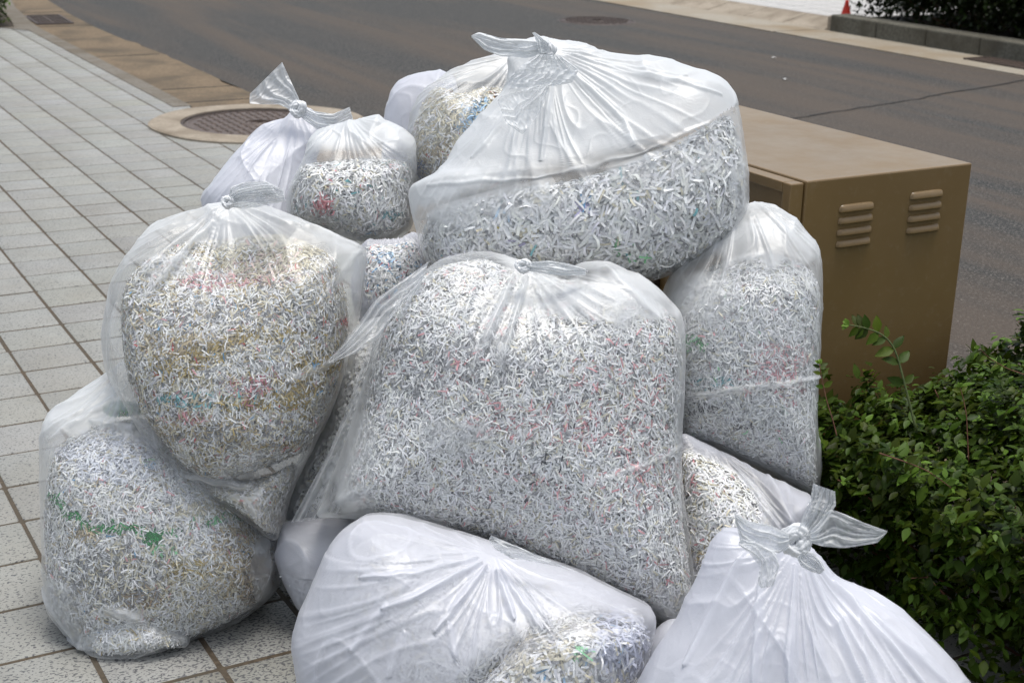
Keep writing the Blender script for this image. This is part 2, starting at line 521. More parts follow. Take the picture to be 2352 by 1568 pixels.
# far side of the road
sheet("far_gutter", [(7.56, 4.25), (7.60, 9), (8.1, 12), (10.1, 20), (12, 28), (12.6, 28), (10.7, 20), (8.7, 12), (8.2, 9), (8.2, 4.25)], -0.004, M['gutter_far'], thick=.02)
sheet("far_gutter_slab", [(7.58, -30), (7.58, 4.24), (8.2, 4.24), (8.2, -30)], -0.0055, M['gutter_far'], thick=.02)
mb = MB(); yy = 4.13
while yy > -9:
    mb.box((8.12, yy - .592, -.03), (8.34, yy, .14), .014); yy -= .60
tag(mb.build("far_kerb", M['kerb_far']), kind='structure')
mb = MB(); yy = 4.15
mb.box((8.14, 4.138, -.03), (8.36, 4.20, .125), .02)
while yy < 12:
    V = [(8.12, yy + .06, -.004), (8.12, yy + .65, -.004), (8.44, yy + .65, .075), (8.44, yy + .06, .075), (8.12, yy + .06, -.05), (8.12, yy + .65, -.05), (8.44, yy + .65, -.05), (8.44, yy + .06, -.05)]
    mb.add(V, [(0, 3, 2, 1), (0, 1, 5, 4), (1, 2, 6, 5), (2, 3, 7, 6), (3, 0, 4, 7)]); yy += .6
tag(mb.build("far_ramp_kerb", M['kerb_far']), kind='structure')
bpy.data.objects["far_ramp_kerb"].data.materials[0] = M['ring']
M['tile_far'] = M['far_pave']
paving("far_sidewalk", 0, 26, 0, 34, lambda x, y: x > 0, M['far_pave'], gapx=.012, gapy=.012, pitch=.3, ox=8.445, oy=4.2, zoff=.075)
sheet("far_sidewalk_bed", [(8.44, 4.2), (30, 4.2), (30, 30), (8.44, 30)], .068, M['kerb_far'], thick=.06)
sheet("planting_bed", [(8.34, -30), (30, -30), (30, 4.13), (8.34, 4.13)], .10, M['soil'], thick=.1)
sheet("corner_bed", [(-20, 6.61), (1.44, 6.61), (1.60, 8.19), (2.0, 11), (2.9, 16), (-20, 16)], .008, M['soil'], thick=.03)

# tar seam across the road
mb = MB()
sp = [(2.15, .02), (3.3, .28), (4.79, .58), (5.52, .74), (5.81, .80), (6.41, .96), (7.39, 1.19), (7.6, 1.23)]
L = []; Rr = []
for i in range(len(sp) - 1):
    for t in np.linspace(0, 1, 8, endpoint=False):
        x = sp[i][0] * (1 - t) + sp[i + 1][0] * t; y = sp[i][1] * (1 - t) + sp[i + 1][1] * t
        o = jr.normal() * .006
        L.append((x, y - .008 + o, -.008)); Rr.append((x, y + .008 + o + jr.normal() * .004, -.008))
n = len(L)
mb.add(L + Rr, [(i, i + 1, n + i + 1, n + i) for i in range(n - 1)])
tag(mb.build("road_seam", M['seam']), kind='structure')

# ------------------------------------------------------------------ manholes and drains
def disc(mb, cx, cy, r0, r1, z, n=96, h=None, wob=0.0):
    """annulus r0..r1 with an outer skirt h deep"""
    V = []; F = []
    for k in range(n):
        a = 2 * math.pi * k / n
        rr = r1 * (1 + wob * math.sin(3 * a + 1) + wob * .6 * math.sin(7 * a))
        V += [(cx + r0 * math.cos(a), cy + r0 * math.sin(a), z), (cx + (rr - .012) * math.cos(a), cy + (rr - .012) * math.sin(a), z),
              (cx + rr * math.cos(a), cy + rr * math.sin(a), z - .006), (cx + rr * math.cos(a), cy + rr * math.sin(a), z - (h or .03)),
              (cx + r0 * math.cos(a), cy + r0 * math.sin(a), z - (h or .03))]
    for k in range(n):
        a = k * 5; b = ((k + 1) % n) * 5
        F += [(a, a + 1, b + 1, b), (a + 1, a + 2, b + 2, b + 1), (a + 2, a + 3, b + 3, b + 2), (a, b, b + 4, a + 4)]
    mb.add(V, F)

def cover_geo(cx, cy, R, z, seed):
    r = np.random.default_rng(seed)
    mb = MB()
    disc(mb, cx, cy, 0.0005, R, z, 72)
    disc(mb, cx, cy, R * .93, R * .985, z + .004, 72)
    # raised anti-slip lozenges
    s = R * .115
    for i in range(-9, 10):
        for j in range(-9, 10):
            x = i * s; y = j * s * .9 + (i % 2) * s * .45
            d = math.hypot(x, y)
            if d > R * .86 or d < R * .22: continue
            a = .6 if (i + j) % 2 else -.75
            ca, sa = math.cos(a), math.sin(a); l = s * .40; wd = s * .20
            pts = [(-l, 0), (0, -wd), (l, 0), (0, wd)]
            b = [(cx + x + px * ca - py * sa, cy + y + px * sa + py * ca, z) for px, py in pts]
            t = [(cx + x + .6 * (px * ca - py * sa), cy + y + .6 * (px * sa + py * ca), z + .006) for px, py in pts]
            mb.add(b + t, [(4, 5, 6, 7), (0, 1, 5, 4), (1, 2, 6, 5), (2, 3, 7, 6), (3, 0, 4, 7)])
    for k in range(3):
        disc(mb, cx, cy, R * (.05 + .07 * k), R * (.08 + .07 * k), z + .005, 40)
    return mb

MH = (1.78, 1.55)
mh = thing("manhole", "large round iron manhole in a raised pale concrete ring at the kerb", "manhole", (*MH, 0), "round manholes")
mb = MB(); disc(mb, MH[0], MH[1], .43, .60, .016, 96, .05, .012); mb.build("concrete_ring", M['ring'], mh)
cover_geo(MH[0], MH[1], .415, .004, 1).build("cover", M['iron'], mh)
mb = MB(); disc(mb, MH[0], MH[1], .414, .445, .010, 96, .04); mb.build("iron_frame", M['iron_dark'], mh)
M2 = (6.51, 5.54)
mh2 = thing("manhole", "dark rusty round manhole cover set flat in the asphalt road", "manhole", (*M2, 0), "round manholes")
cover_geo(M2[0], M2[1], .350, -.008, 2).build("cover", M['iron_dark'], mh2)
mb = MB(); disc(mb, M2[0], M2[1], .353, .378, -.009, 72, .02); mb.build("iron_frame", M['iron_dark'], mh2)

def grating(label, x0, y0, x1, y1, z, rot, nb):
    cx, cy = (x0 + x1) / 2, (y0 + y1) / 2
    t = thing("drain_grate", label, "drain grate", (cx, cy, z))
    f = MB(); wx, wy = x1 - x0, y1 - y0
    for a, b in (((x0, y0), (x1, y0 + .02)), ((x0, y1 - .02), (x1, y1)), ((x0, y0 + .021), (x0 + .02, y1 - .021)), ((x1 - .02, y0 + .021), (x1, y1 - .021))):
        f.box((*a, z - .02), (*b, z + .004))
    f.build("frame", M['iron_dark'], t)
    b = MB()
    for k in range(nb):
        y = y0 + .03 + (wy - .06) * (k + .5) / nb
        b.box((x0 + .021, y - .006, z - .02), (x1 - .021, y + .006, z + .002))
    b.box((cx - .008, y0 + .021, z - .021), (cx + .008, y1 - .021, z + .0005))
    b.build("bars", M['iron'], t)
    p = MB(); p.box((x0 + .005, y0 + .005, z - .006), (x1 - .005, y1 - .005, z - .0045)); p.build("sump", M['black'], t)
    t.rotation_euler = (0, 0, rot)
    return t
grating("small rusty drain grate in the gutter beside the corner shrub", 1.67, 6.75, 1.98, 7.45, .0, -.05, 16)
grating("long black drain grate in the pale gutter below the far kerb", 7.82, .6, 8.10, 2.2, .002, 0, 60)

# ------------------------------------------------------------------ litter on the road
for (px, py, s, lab) in ((1803, 185, .022, "white paper scrap on the asphalt nearer the shredded paper bags"), (1777, 135, .022, "white paper scrap on the asphalt nearer the far kerb")):
    d = (1.4528) / -((784 - py) / FOC * UP[2] + (px - 1176) / FOC * RIGHT[2] + FWD[2])
    p = unproj(px, py, d)
    g = np.linspace(-1, 1, 7); X, Y = np.meshgrid(g, g)
    Z = .006 + .008 * (perlin(np.stack([X * 1.3 + px, Y * 1.3, X * 0], -1)) + .5)
    V = np.stack([p[0] + X * s * .5, p[1] + Y * s * .7, -.010 + Z], -1).reshape(-1, 3)
    F = [[a * 7 + b, a * 7 + b + 1, (a + 1) * 7 + b + 1, (a + 1) * 7 + b] for a in range(6) for b in range(6)]
    tag(mesh_np("paper_scrap", V, np.array(F), M['litter'], loc=(p[0], p[1], -.01)), lab, "litter", "paper scraps on the road")

# ------------------------------------------------------------------ traffic cone beside the far kerb
cn = thing("traffic_cone", "small red and white cone beside the end of the far kerb", "traffic cone", (8.47, 4.32, .075))
def lathe(prof, cx, cy, n=28):
    mb = MB(); V = []; F = []
    for r, z in prof:
        V += [(cx + r * math.cos(2 * math.pi * k / n), cy + r * math.sin(2 * math.pi * k / n), z) for k in range(n)]
    for i in range(len(prof) - 1):
        for k in range(n): F.append((i * n + k, i * n + (k + 1) % n, (i + 1) * n + (k + 1) % n, (i + 1) * n + k))
    mb.add(V, F); return mb
cn.scale = (.75, .75, .75)
lathe([(.0, .30), (.022, .298), (.026, .25), (.060, .125)], 8.47, 4.32).build("upper_cone", M['cone_red'], cn, True)
lathe([(.0605, .125), (.072, .10)], 8.47, 4.32).build("stripe", M['cone_white'], cn, True)
lathe([(.072, .10), (.078, .088), (.095, .082), (.095, .0755)], 8.47, 4.32).build("cone_foot", M['cone_red'], cn, True)

# ------------------------------------------------------------------ utility cabinet
CX0, CX1, CY0, CY1, CH = 1.120, 1.610, -3.78, -2.66, .80
cab = thing("utility_cabinet", "brown steel street cabinet with two stacks of louvers in its end", "cabinet", ((CX0 + CX1) / 2, (CY0 + CY1) / 2, 0))
mb = MB()
mb.box((CX0 + .006, CY0, .03), (CX1, CY1, CH - .0), .0035)
mb.build("body", M['paint'], cab)
mb = MB(); mb.box((CX0 + .02, CY0 + .02, -.003), (CX1 - .02, CY1 - .02, .0299)); mb.build("base_plinth", M['black'], cab)
# door side: a frame 35 mm proud with a sunken panel
dr = MB()
D0, D1 = CX0 - .034, CX0 + .002
dr.box((D0, CY0 + .003, .05), (D1, CY0 + .030, CH - .0035), .003)
dr.box((D0, CY1 - .030, .05), (D1, CY1 - .003, CH - .0035), .003)
dr.box((D0, CY0 + .0302, CH - .026), (D1, CY1 - .0302, CH - .0035), .002)
dr.box((D0, CY0 + .0302, .05), (D1, CY1 - .0302, .08), .002)
door = dr.build("door", M['paint'], cab)
pn = MB(); pn.box((CX0 - .016, CY0 + .031, .081), (CX0 + .001, CY1 - .031, CH - .027), .001)
pn.build("door_panel", M['paint'], door)
hd = MB(); hd.box((CX0 - .035, -3.30, .40), (CX0 - .0165, -3.27, .52), .004); hd.build("handle", M['iron_dark'], door)

def louver_geo(w, h, dp):
    """pressed louver: a rounded hood, open along its lower edge; local x across, z up, -y out"""
    nx, nz = 25, 9
    V = []; F = []
    for i in range(nx):
        s = i / (nx - 1) * 2 - 1
        e = (1 - abs(s) ** 7) ** .5 if abs(s) < 1 else 0
        for k in range(nz):
            t = k / (nz - 1)
            prof = (1 - t ** 2.2) ** .55
            zz = -h / 2 + h * t * (.55 + .45 * e)
            V.append((s * w / 2, -dp * e * prof - .0006, zz))
    for i in range(nx - 1):
        for k in range(nz - 1):
            a = i * nz + k; F.append((a, a + nz, a + nz + 1, a + 1))
    m = len(V)                         # inward lip closing the lower edge in the dark
    for i in range(nx):
        x, y, z = V[i * nz]; V.append((x * .985, min(y + .0045, -.0005), z + .0022))
    for i in range(nx - 1): F.append((i * nz, m + i, m + i + 1, (i + 1) * nz))
    return V, F
def face_pt(px, py):
    r = (px - 1176) / FOC * RIGHT + (784 - py) / FOC * UP + FWD
    s = (CY0 - CAM[1]) / r[1]
    return CAM + r * s
lv_me = None
Ls = []
for (ax, ay, bx, by) in ((1927, 481, 2007, 468), (2087, 452, 2168, 439)):
    P0 = face_pt(ax, ay); P1 = face_pt(bx, by)
    cx = (P0[0] + P1[0]) / 2; wd = abs(P1[0] - P0[0]); zc = (P0[2] + P1[2]) / 2
    for k in range(4): Ls.append((cx, zc - .0315 * k * (CAM[1] and 1.0) , wd))
z_a = face_pt(1962, 479)[2]; z_b = face_pt(1960, 560)[2]
pitch = (z_a - z_b) / 3.05
V, F = louver_geo(Ls[0][2], pitch * .62, .0085)
slot = MB()
for i, (cx, zz, wd) in enumerate(Ls):
    k = i % 4
    z = Ls[i - k][1] - pitch * k
    if lv_me is None:
        m_ = MB(); m_.add([(a + cx, b + CY0, c + z) for a, b, c in V], F)
        lo = m_.build("louver", M['paint'], cab, True)
        me = lo.data
        for v in me.vertices: v.co = v.co - Vector((cx - cab.location.x, CY0 - cab.location.y, z))
        lo.location = (cx - cab.location.x, CY0 - cab.location.y, z)
        lv_me = lo
    else:
        lo = lv_me.copy(); COL.objects.link(lo); lo.parent = cab
        lo.location = (cx - cab.location.x, CY0 - cab.location.y, z)
    lo["group"] = "louvers pressed into the cabinet end"

# ------------------------------------------------------------------ plants
def leaf_template():
    # pointed oval leaf along +x, folded on its midrib, drooping tip
    xs = np.array([0, .18, .42, .68, .88, 1.0]); ws = np.array([.02, .19, .275, .20, .085, 0.0])
    V = []
    for x, wv in zip(xs, ws):
        z = -.22 * x * x
        V += [(x, -wv, z + .13 * wv), (x, 0, z - .03), (x, wv, z + .13 * wv)]
    F = []
    for i in range(5):
        a = i * 3
        F += [(a, a + 1, a + 4), (a, a + 4, a + 3), (a + 1, a + 2, a + 5), (a + 1, a + 5, a + 4)]
    return np.array(V), np.array(F)
LV, LF = leaf_template()

def leaves_mesh(P, D, S, Cc, Nn=None):
    """P positions, D directions, S sizes, Cc colours -> arrays"""
    n = len(P)
    D = D / np.linalg.norm(D, axis=1)[:, None]
    upv = np.tile([0, 0, 1.0], (n, 1)) if Nn is None else Nn
    side = np.cross(upv, D); side /= (np.linalg.norm(side, axis=1)[:, None] + 1e-6)
    nor = np.cross(D, side)
    V = P[:, None, :] + S[:, None, None] * (LV[None, :, 0, None] * D[:, None] + LV[None, :, 1, None] * side[:, None] + LV[None, :, 2, None] * nor[:, None])
    F = LF[None] + (np.arange(n) * len(LV))[:, None, None]
    return V.reshape(-1, 3), F.reshape(-1, 3), np.repeat(Cc, len(LV), 0)

def leaf_cols(r, n, young=.15, dark=1.0):
    base = np.array([.033, .056, .004]) * dark
    c = base[None] * r.uniform(.55, 1.5, (n, 1)) * np.stack([r.uniform(.8, 1.25, n), np.ones(n), r.uniform(.7, 1.3, n)], -1)
    y = r.random(n) < young
    c[y] = np.array([.085, .15, .02]) * dark * r.uniform(.6, 1.2, (y.sum(), 1))
    return c

def hedge_box(name, label, cat, x0, x1, y0, y1, h, nl, size, seed, group=None, front_bias=None, dark=1.0, z0=0.0, amp=.06, shell=.16, mat='leaf', top=None, young=.15):
    r = np.random.default_rng(seed)
    t = thing(name, label, cat, ((x0 + x1) / 2, (y0 + y1) / 2, z0), group)
    # sprigs: points in the outer shell of a lumpy box, each carries a twig with opposed leaves
    n = nl
    P = np.stack([r.uniform(x0, x1, n * 3), r.uniform(y0, y1, n * 3), r.uniform(0, 1, n * 3)], -1)
    top = top or (lambda x, y: np.full_like(x, h))
    H = top(P[:, 0], P[:, 1]) + amp * perlin(np.stack([P[:, 0] * 5, P[:, 1] * 5, P[:, 0] * 0 + seed], -1)) + amp * .5 * perlin(np.stack([P[:, 0] * 14, P[:, 1] * 14, P[:, 0] * 0 + seed], -1))
    ins = .05 * perlin(np.stack([P[:, 0] * 6, P[:, 1] * 6, P[:, 2] * 4 + seed], -1)) + .03
    P[:, 2] = P[:, 2] ** .6 * H
    dside = np.minimum.reduce([P[:, 0] - x0, x1 - P[:, 0], P[:, 1] - y0, y1 - P[:, 1]]) - ins
    dtop = H - P[:, 2]
    e = np.minimum(dside, dtop)
    k = (e > 0) & (e < shell * r.random(n * 3) ** .7 * 1.4) & (perlin(P * 9 + seed) > -.38)
    P = P[k][:n]; e = e[k][:n]; dside = dside[k][:n]; dtop = dtop[k][:n]
    m = len(P)
    # outward direction
    cx, cyy = (x0 + x1) / 2, (y0 + y1) / 2
    O = np.stack([(P[:, 0] - cx) / (x1 - x0), (P[:, 1] - cyy) / (y1 - y0), np.zeros(m)], -1) * 1.6
    O[:, 2] = .55 + .5 * (dtop < dside)
    O += r.normal(0, .45, (m, 3)); O /= np.linalg.norm(O, axis=1)[:, None]
    PP = []; DD = []; SS = []; CC = []
    c0 = leaf_cols(r, m, young, dark)
    for k in range(4):
        a = r.uniform(0, 2 * np.pi, m)
        rv = r.normal(0, 1, (m, 3)); tv = np.cross(O, rv); tv /= np.linalg.norm(tv, axis=1)[:, None]
        d = O * r.uniform(.1, .7, (m, 1)) + tv
        pos = P + O * ((k // 2) * size * .45)[..., None] if False else P + O * (k * size * .28)
        PP.append(pos); DD.append(d); SS.append(size * r.uniform(.45, 1.2, m) * (1 - .12 * k)); CC.append(c0 * r.uniform(.8, 1.2, (m, 1)))
    P4 = np.concatenate(PP); V, F, C_ = leaves_mesh(P4, np.concatenate(DD), np.concatenate(SS), np.concatenate(CC))
    P4z = V[:, 2] + z0; V[:, 2] = np.maximum(P4z, z0 + .003)
    mesh_np("foliage", V, F, M[mat], t, col=C_)
    # twigs
    mb = MB()
    for q in range(int(min(220, m * .04))):
        i = r.integers(m); p = P[i]; b = np.array([p[0] + r.normal() * .05 + (cx - p[0]) * .3, p[1] + r.normal() * .05 + (cyy - p[1]) * .3, max(.0, p[2] - .25)])
        mid = (p + b) / 2 + r.normal(0, .015, 3); mid[2] = max(mid[2], .0)
        tip = p + O[i] * size * .8
        pts = [b, mid, p, tip]; pts = [(a_[0], a_[1], max(a_[2], 0) + z0) for a_ in pts]
        mb.tube(pts, [.0035, .0025, .0018, .001], 5)
    mb.build("twigs", M['twig'], t, True)
    return t

def bush_top(x, y):
    return .365 + .03 * sstep(1.15, 1.75, x) + .02 * sstep(-4.4, -5.0, y)
bush = hedge_box("shrub", "glossy green leafy shrub in front of the brown cabinet", "shrub", .95, 2.35, -5.3, -3.87, .40, 15000, .038, 5, top=bush_top, amp=.09, young=.20)
# stems rising through the shrub
def shoot(pts, depth, rad, leaves, mat, name, seed, lsize=.03):
    r = np.random.default_rng(seed)
    P = np.array([unproj(x, y, d) for (x, y), d in zip(pts, depth)])
    # resample
    t = np.linspace(0, 1, 24); idx = np.linspace(0, 1, len(P))
    Q = np.stack([np.interp(t, idx, P[:, k]) for k in range(3)], -1)
    for _ in range(3): Q[1:-1] = (Q[:-2] + 2 * Q[1:-1] + Q[2:]) / 4
    mb = MB(); mb.tube([tuple(q) for q in Q], list(np.linspace(rad, rad * .45, 24)), 7)
    o = mb.build(name, mat, bush, True)
    PP = []; DD = []; SS = []; NN = []
    for (f, s) in leaves:
        i = min(int(f * 23), 22); tng = Q[i + 1] - Q[i]; tng /= np.linalg.norm(tng)
        a = r.uniform(0, np.pi)
        bx = np.cross(tng, -FWD); bx /= np.linalg.norm(bx)
        for sg in (-1, 1):
            d = bx * sg * 1.0 + tng * .55 + (-FWD) * r.uniform(-.3, .5) + np.array([0, 0, r.uniform(-.35, .2)])
            PP.append(Q[i]); DD.append(d); SS.append(lsize * s * r.uniform(.8, 1.15))
            NN.append(-FWD * .8 + np.array([0, 0, .5]) + r.normal(0, .3, 3))
    for k in range(7):                     # young tip rosette
        tng = Q[-1] - Q[-3]; tng /= np.linalg.norm(tng)
        DD.append(tng + r.normal(0, .5, 3)); PP.append(Q[-1]); SS.append(lsize * .45); NN.append(-FWD + r.normal(0, .3, 3))
    n = len(PP)
    c = leaf_cols(r, n, .0, 1.15); c[-7:] = np.array([.13, .22, .03])
    V, F, C_ = leaves_mesh(np.array(PP), np.array(DD), np.array(SS), c, np.array(NN))
    mesh_np("shoot_leaves", V, F, M['leaf'], o, col=C_)
shoot([(2105, 990), (2090, 930), (2075, 870), (2062, 820), (2050, 790), (2025, 765), (1985, 752), (1950, 746)], [2.86] * 8, .0028,
      [(.28, 1.0), (.42, 1.15), (.55, 1.1), (.66, .8), (.76, .95), (.84, .9), (.90, .8), (.95, .8)], M['green_stem'], "shoot", 3, .036)
shoot([(1922, 1000), (1912, 960), (1900, 925), (1892, 890), (1885, 855), (1882, 835)], [2.75] * 6, .0013,
      [(.2, .8), (.42, .8), (.62, .8), (.80, .8), (.92, .7)], M['twig'], "shoot", 4, .024)
shoot([(2225, 1060), (2222, 1000), (2220, 950), (2210, 905), (2205, 890)], [2.8] * 5, .0013, [(.2, .9), (.45, .9), (.7, .8), (.9, .8)], M['twig'], "shoot", 5, .026)
shoot([(2352, 860), (2310, 845), (2272, 822), (2250, 800)], [3.05] * 4, .0013, [(.3, .8), (.5, .8), (.75, .8), (.92, .6)], M['twig'], "shoot", 6, .026)
shoot([(2020, 1040), (2080, 1060), (2130, 1080), (2165, 1105), (2185, 1120)], [2.62] * 5, .0014, [(.3, .8), (.6, .9), (.9, .8)], M['twig'], "shoot", 8, .028)
hedge_box("hedge", "dark clipped hedge behind the raised stone kerb across the road", "hedge", 8.37, 9.7, .4, 4.12, .75, 24000, .065, 9, dark=.32, z0=.10, amp=.10, shell=.55, mat='leaf_far')
hedge_box("shrub", "bright green shrub at the far corner of the tiled sidewalk", "shrub", -.6, 1.44, 6.62, 7.8, .7, 9000, .055, 12, dark=1.2, z0=.01, amp=.1, shell=.2, mat='leaf_far')

# ------------------------------------------------------------------ bags of shredded paper
def closed_curve(pts, n=720, sharp=0.5):
    """closed Catmull-Rom curve through the outline points"""
    P = np.array(pts, float); m = len(P); out = []
    per = max(4, n // m)
    for i in range(m):
        p0, p1, p2, p3 = P[i - 1], P[i], P[(i + 1) % m], P[(i + 2) % m]
        t = np.linspace(0, 1, per, endpoint=False)[:, None]
        out.append(.5 * ((2 * p1) + (-p0 + p2) * t * sharp * 2 + (2 * p0 * sharp * 2 + (-3 - sharp * 4 + 0) * 0 + 0) * 0 +
                   ((2 * p0 - 5 * p1 + 4 * p2 - p3)) * t * t + ((-p0 + 3 * p1 - 3 * p2 + p3)) * t ** 3))
    return np.concatenate(out)

class Blob:
    """a closed pillow: its widest outline is given as seen in the photo at distance d along the view axis,
    T is its half thickness towards and away from the viewer"""
    def __init__(s, pts, c, d, T, p=2.4, Tb=None):
        s.d = d; s.T = T; s.Tb = Tb or T; s.p = p; s.kn = None
        C = closed_curve(pts)
        s.cx, s.cy = c
        s.k = d / FOC
        U = (C[:, 0] - s.cx) * s.k; V = (s.cy - C[:, 1]) * s.k
        ang = np.arctan2(V, U); R = np.hypot(U, V)
        o = np.argsort(ang); ang = ang[o]; R = R[o]
        s.ang = np.concatenate([ang - 2 * np.pi, ang, ang + 2 * np.pi]); s.R = np.tile(R, 3)
    def radius(s, a): return np.interp(a, s.ang, s.R)
    def height(s, x, y):
        """front height of the pillow at photo-plane position (metres from its centre); negative outside"""
        rho = np.hypot(x, y) / s.radius(np.arctan2(y, x))
        h = s.T * np.clip(1 - np.minimum(rho, 1) ** s.p, 0, 1) ** (1 / s.p)
        if s.kn is not None:
            kx, ky, tp, kr = s.kn
            h = h * (1 - tp * np.exp(-(np.hypot(x - kx, y - ky) / kr) ** 2))
        return np.where(rho < 1, h, -1.0)
    def gap(s, x, y, w):
        """distance from a point in front to this pillow's surface, measured square to the surface"""
        R = s.radius(np.arctan2(y, x)); rho = np.hypot(x, y) / R
        rr = np.minimum(rho, .995)
        slope = s.T / R * rr ** (s.p - 1) / (1 - rr ** s.p) ** (1 - 1 / s.p)
        g = (w - s.height(x, y)) / np.sqrt(1 + slope ** 2)
        return np.where(rho < 1, g, np.hypot((rho - 1) * R * .7, np.maximum(w - .8 * s.T, 0)))
    def local(s, px, py): return (px - s.cx) * s.k, (s.cy - py) * s.k
    def world(s, x, y, w):
        o = unproj(s.cx, s.cy, s.d)
        return o + x[..., None] * RIGHT + y[..., None] * UP - w[..., None] * FWD
    def surface(s, na, nb):
        a = np.linspace(0, 2 * np.pi, na, endpoint=False); f = np.linspace(0, np.pi, nb)
        A, Fi = np.meshgrid(a, f, indexing='ij')
        R = s.radius(A)
        sn = np.clip(np.sin(Fi), 0, 1); cs = np.cos(Fi)
        rho = sn ** (2 / s.p)
        w = np.sign(cs) * np.abs(cs) ** (2 / s.p) * np.where(cs > 0, s.T, s.Tb)
        return R * rho * np.cos(A), R * rho * np.sin(A), w

def grid_faces(na, nb, wrap=True):
    i = np.arange(na if wrap else na - 1); j = np.arange(nb - 1)
    I, J = np.meshgrid(i, j, indexing='ij')
    a = I * nb + J; b = ((I + 1) % na) * nb + J
    return np.stack([a, b, b + 1, a + 1], -1).reshape(-1, 4)

WHITE = np.array([.82, .82, .81])
def strip_colors(r, n, px, py, palette, clusters, grey=.16):
    g = np.clip(r.normal(1, grey, (n, 1)), .45, 1.12)
    c = WHITE[None] * g
    c = c * np.stack([np.ones(n), r.normal(1, .01, n), r.normal(1.0, .03, n)], -1)
    u = r.random(n); acc = 0
    for colr, pr in palette:
        k = (u >= acc) & (u < acc + pr); acc += pr
        c[k] = np.array(colr) * r.uniform(.75, 1.15, (k.sum(), 1))
    nn = perlin(np.stack([px / 26, py / 14, px * 0 + 3.3], -1))
    for (x, y, rx, ry, colr, pr) in clusters:
        dd = ((px - x) / rx) ** 2 + ((py - y) / ry) ** 2 + nn * .9
        k = (dd < 1) & (r.random(n) < pr)
        c[k] = np.array(colr) * r.uniform(.65, 1.2, (k.sum(), 1))
    return np.clip(c, .01, .90)

def strips(r, P, N, L, Wd, cols, bend=.35, tilt=.25):
    n = len(P)
    rv = r.normal(0, 1, (n, 3)); rv[:, 2] *= .75
    t = np.cross(N, rv); t /= np.linalg.norm(t, axis=1)[:, None]
    b = np.cross(N, t)
    a = r.normal(0, tilt * .7, (n, 1)); t2 = t * np.cos(a) + N * np.sin(a) * .8
    ro = r.normal(0, .32, (n, 1)); b2 = b * np.cos(ro) + N * np.sin(ro)
    nn = np.cross(t2, b2)
    L = (L * r.uniform(.45, 1.3, n))[:, None]; Wd = (Wd * r.uniform(.7, 1.15, n))[:, None]
    bent = np.where(r.random((n, 1)) < .25, 2.2, .35)
    bz = r.normal(0, bend, (n, 1)) * L * .14 * bent; bs = r.normal(0, bend, (n, 1)) * L * .07 * bent
    pts = []
    for q, s in ((-.5, 0), (-.17, .9), (.17, 1.0), (.5, 0)):
        c = P + t2 * L * q + nn * bz * s + b2 * bs * s
        pts += [c - b2 * Wd * .5, c + b2 * Wd * .5]
    V = np.stack(pts, 1).reshape(-1, 3)
    f = np.array([[0, 1, 3, 2], [2, 3, 5, 4], [4, 5, 7, 6]])
    F = (f[None] + (np.arange(n) * 8)[:, None, None]).reshape(-1, 4)
    return V, F, np.repeat(cols, 8, 0)

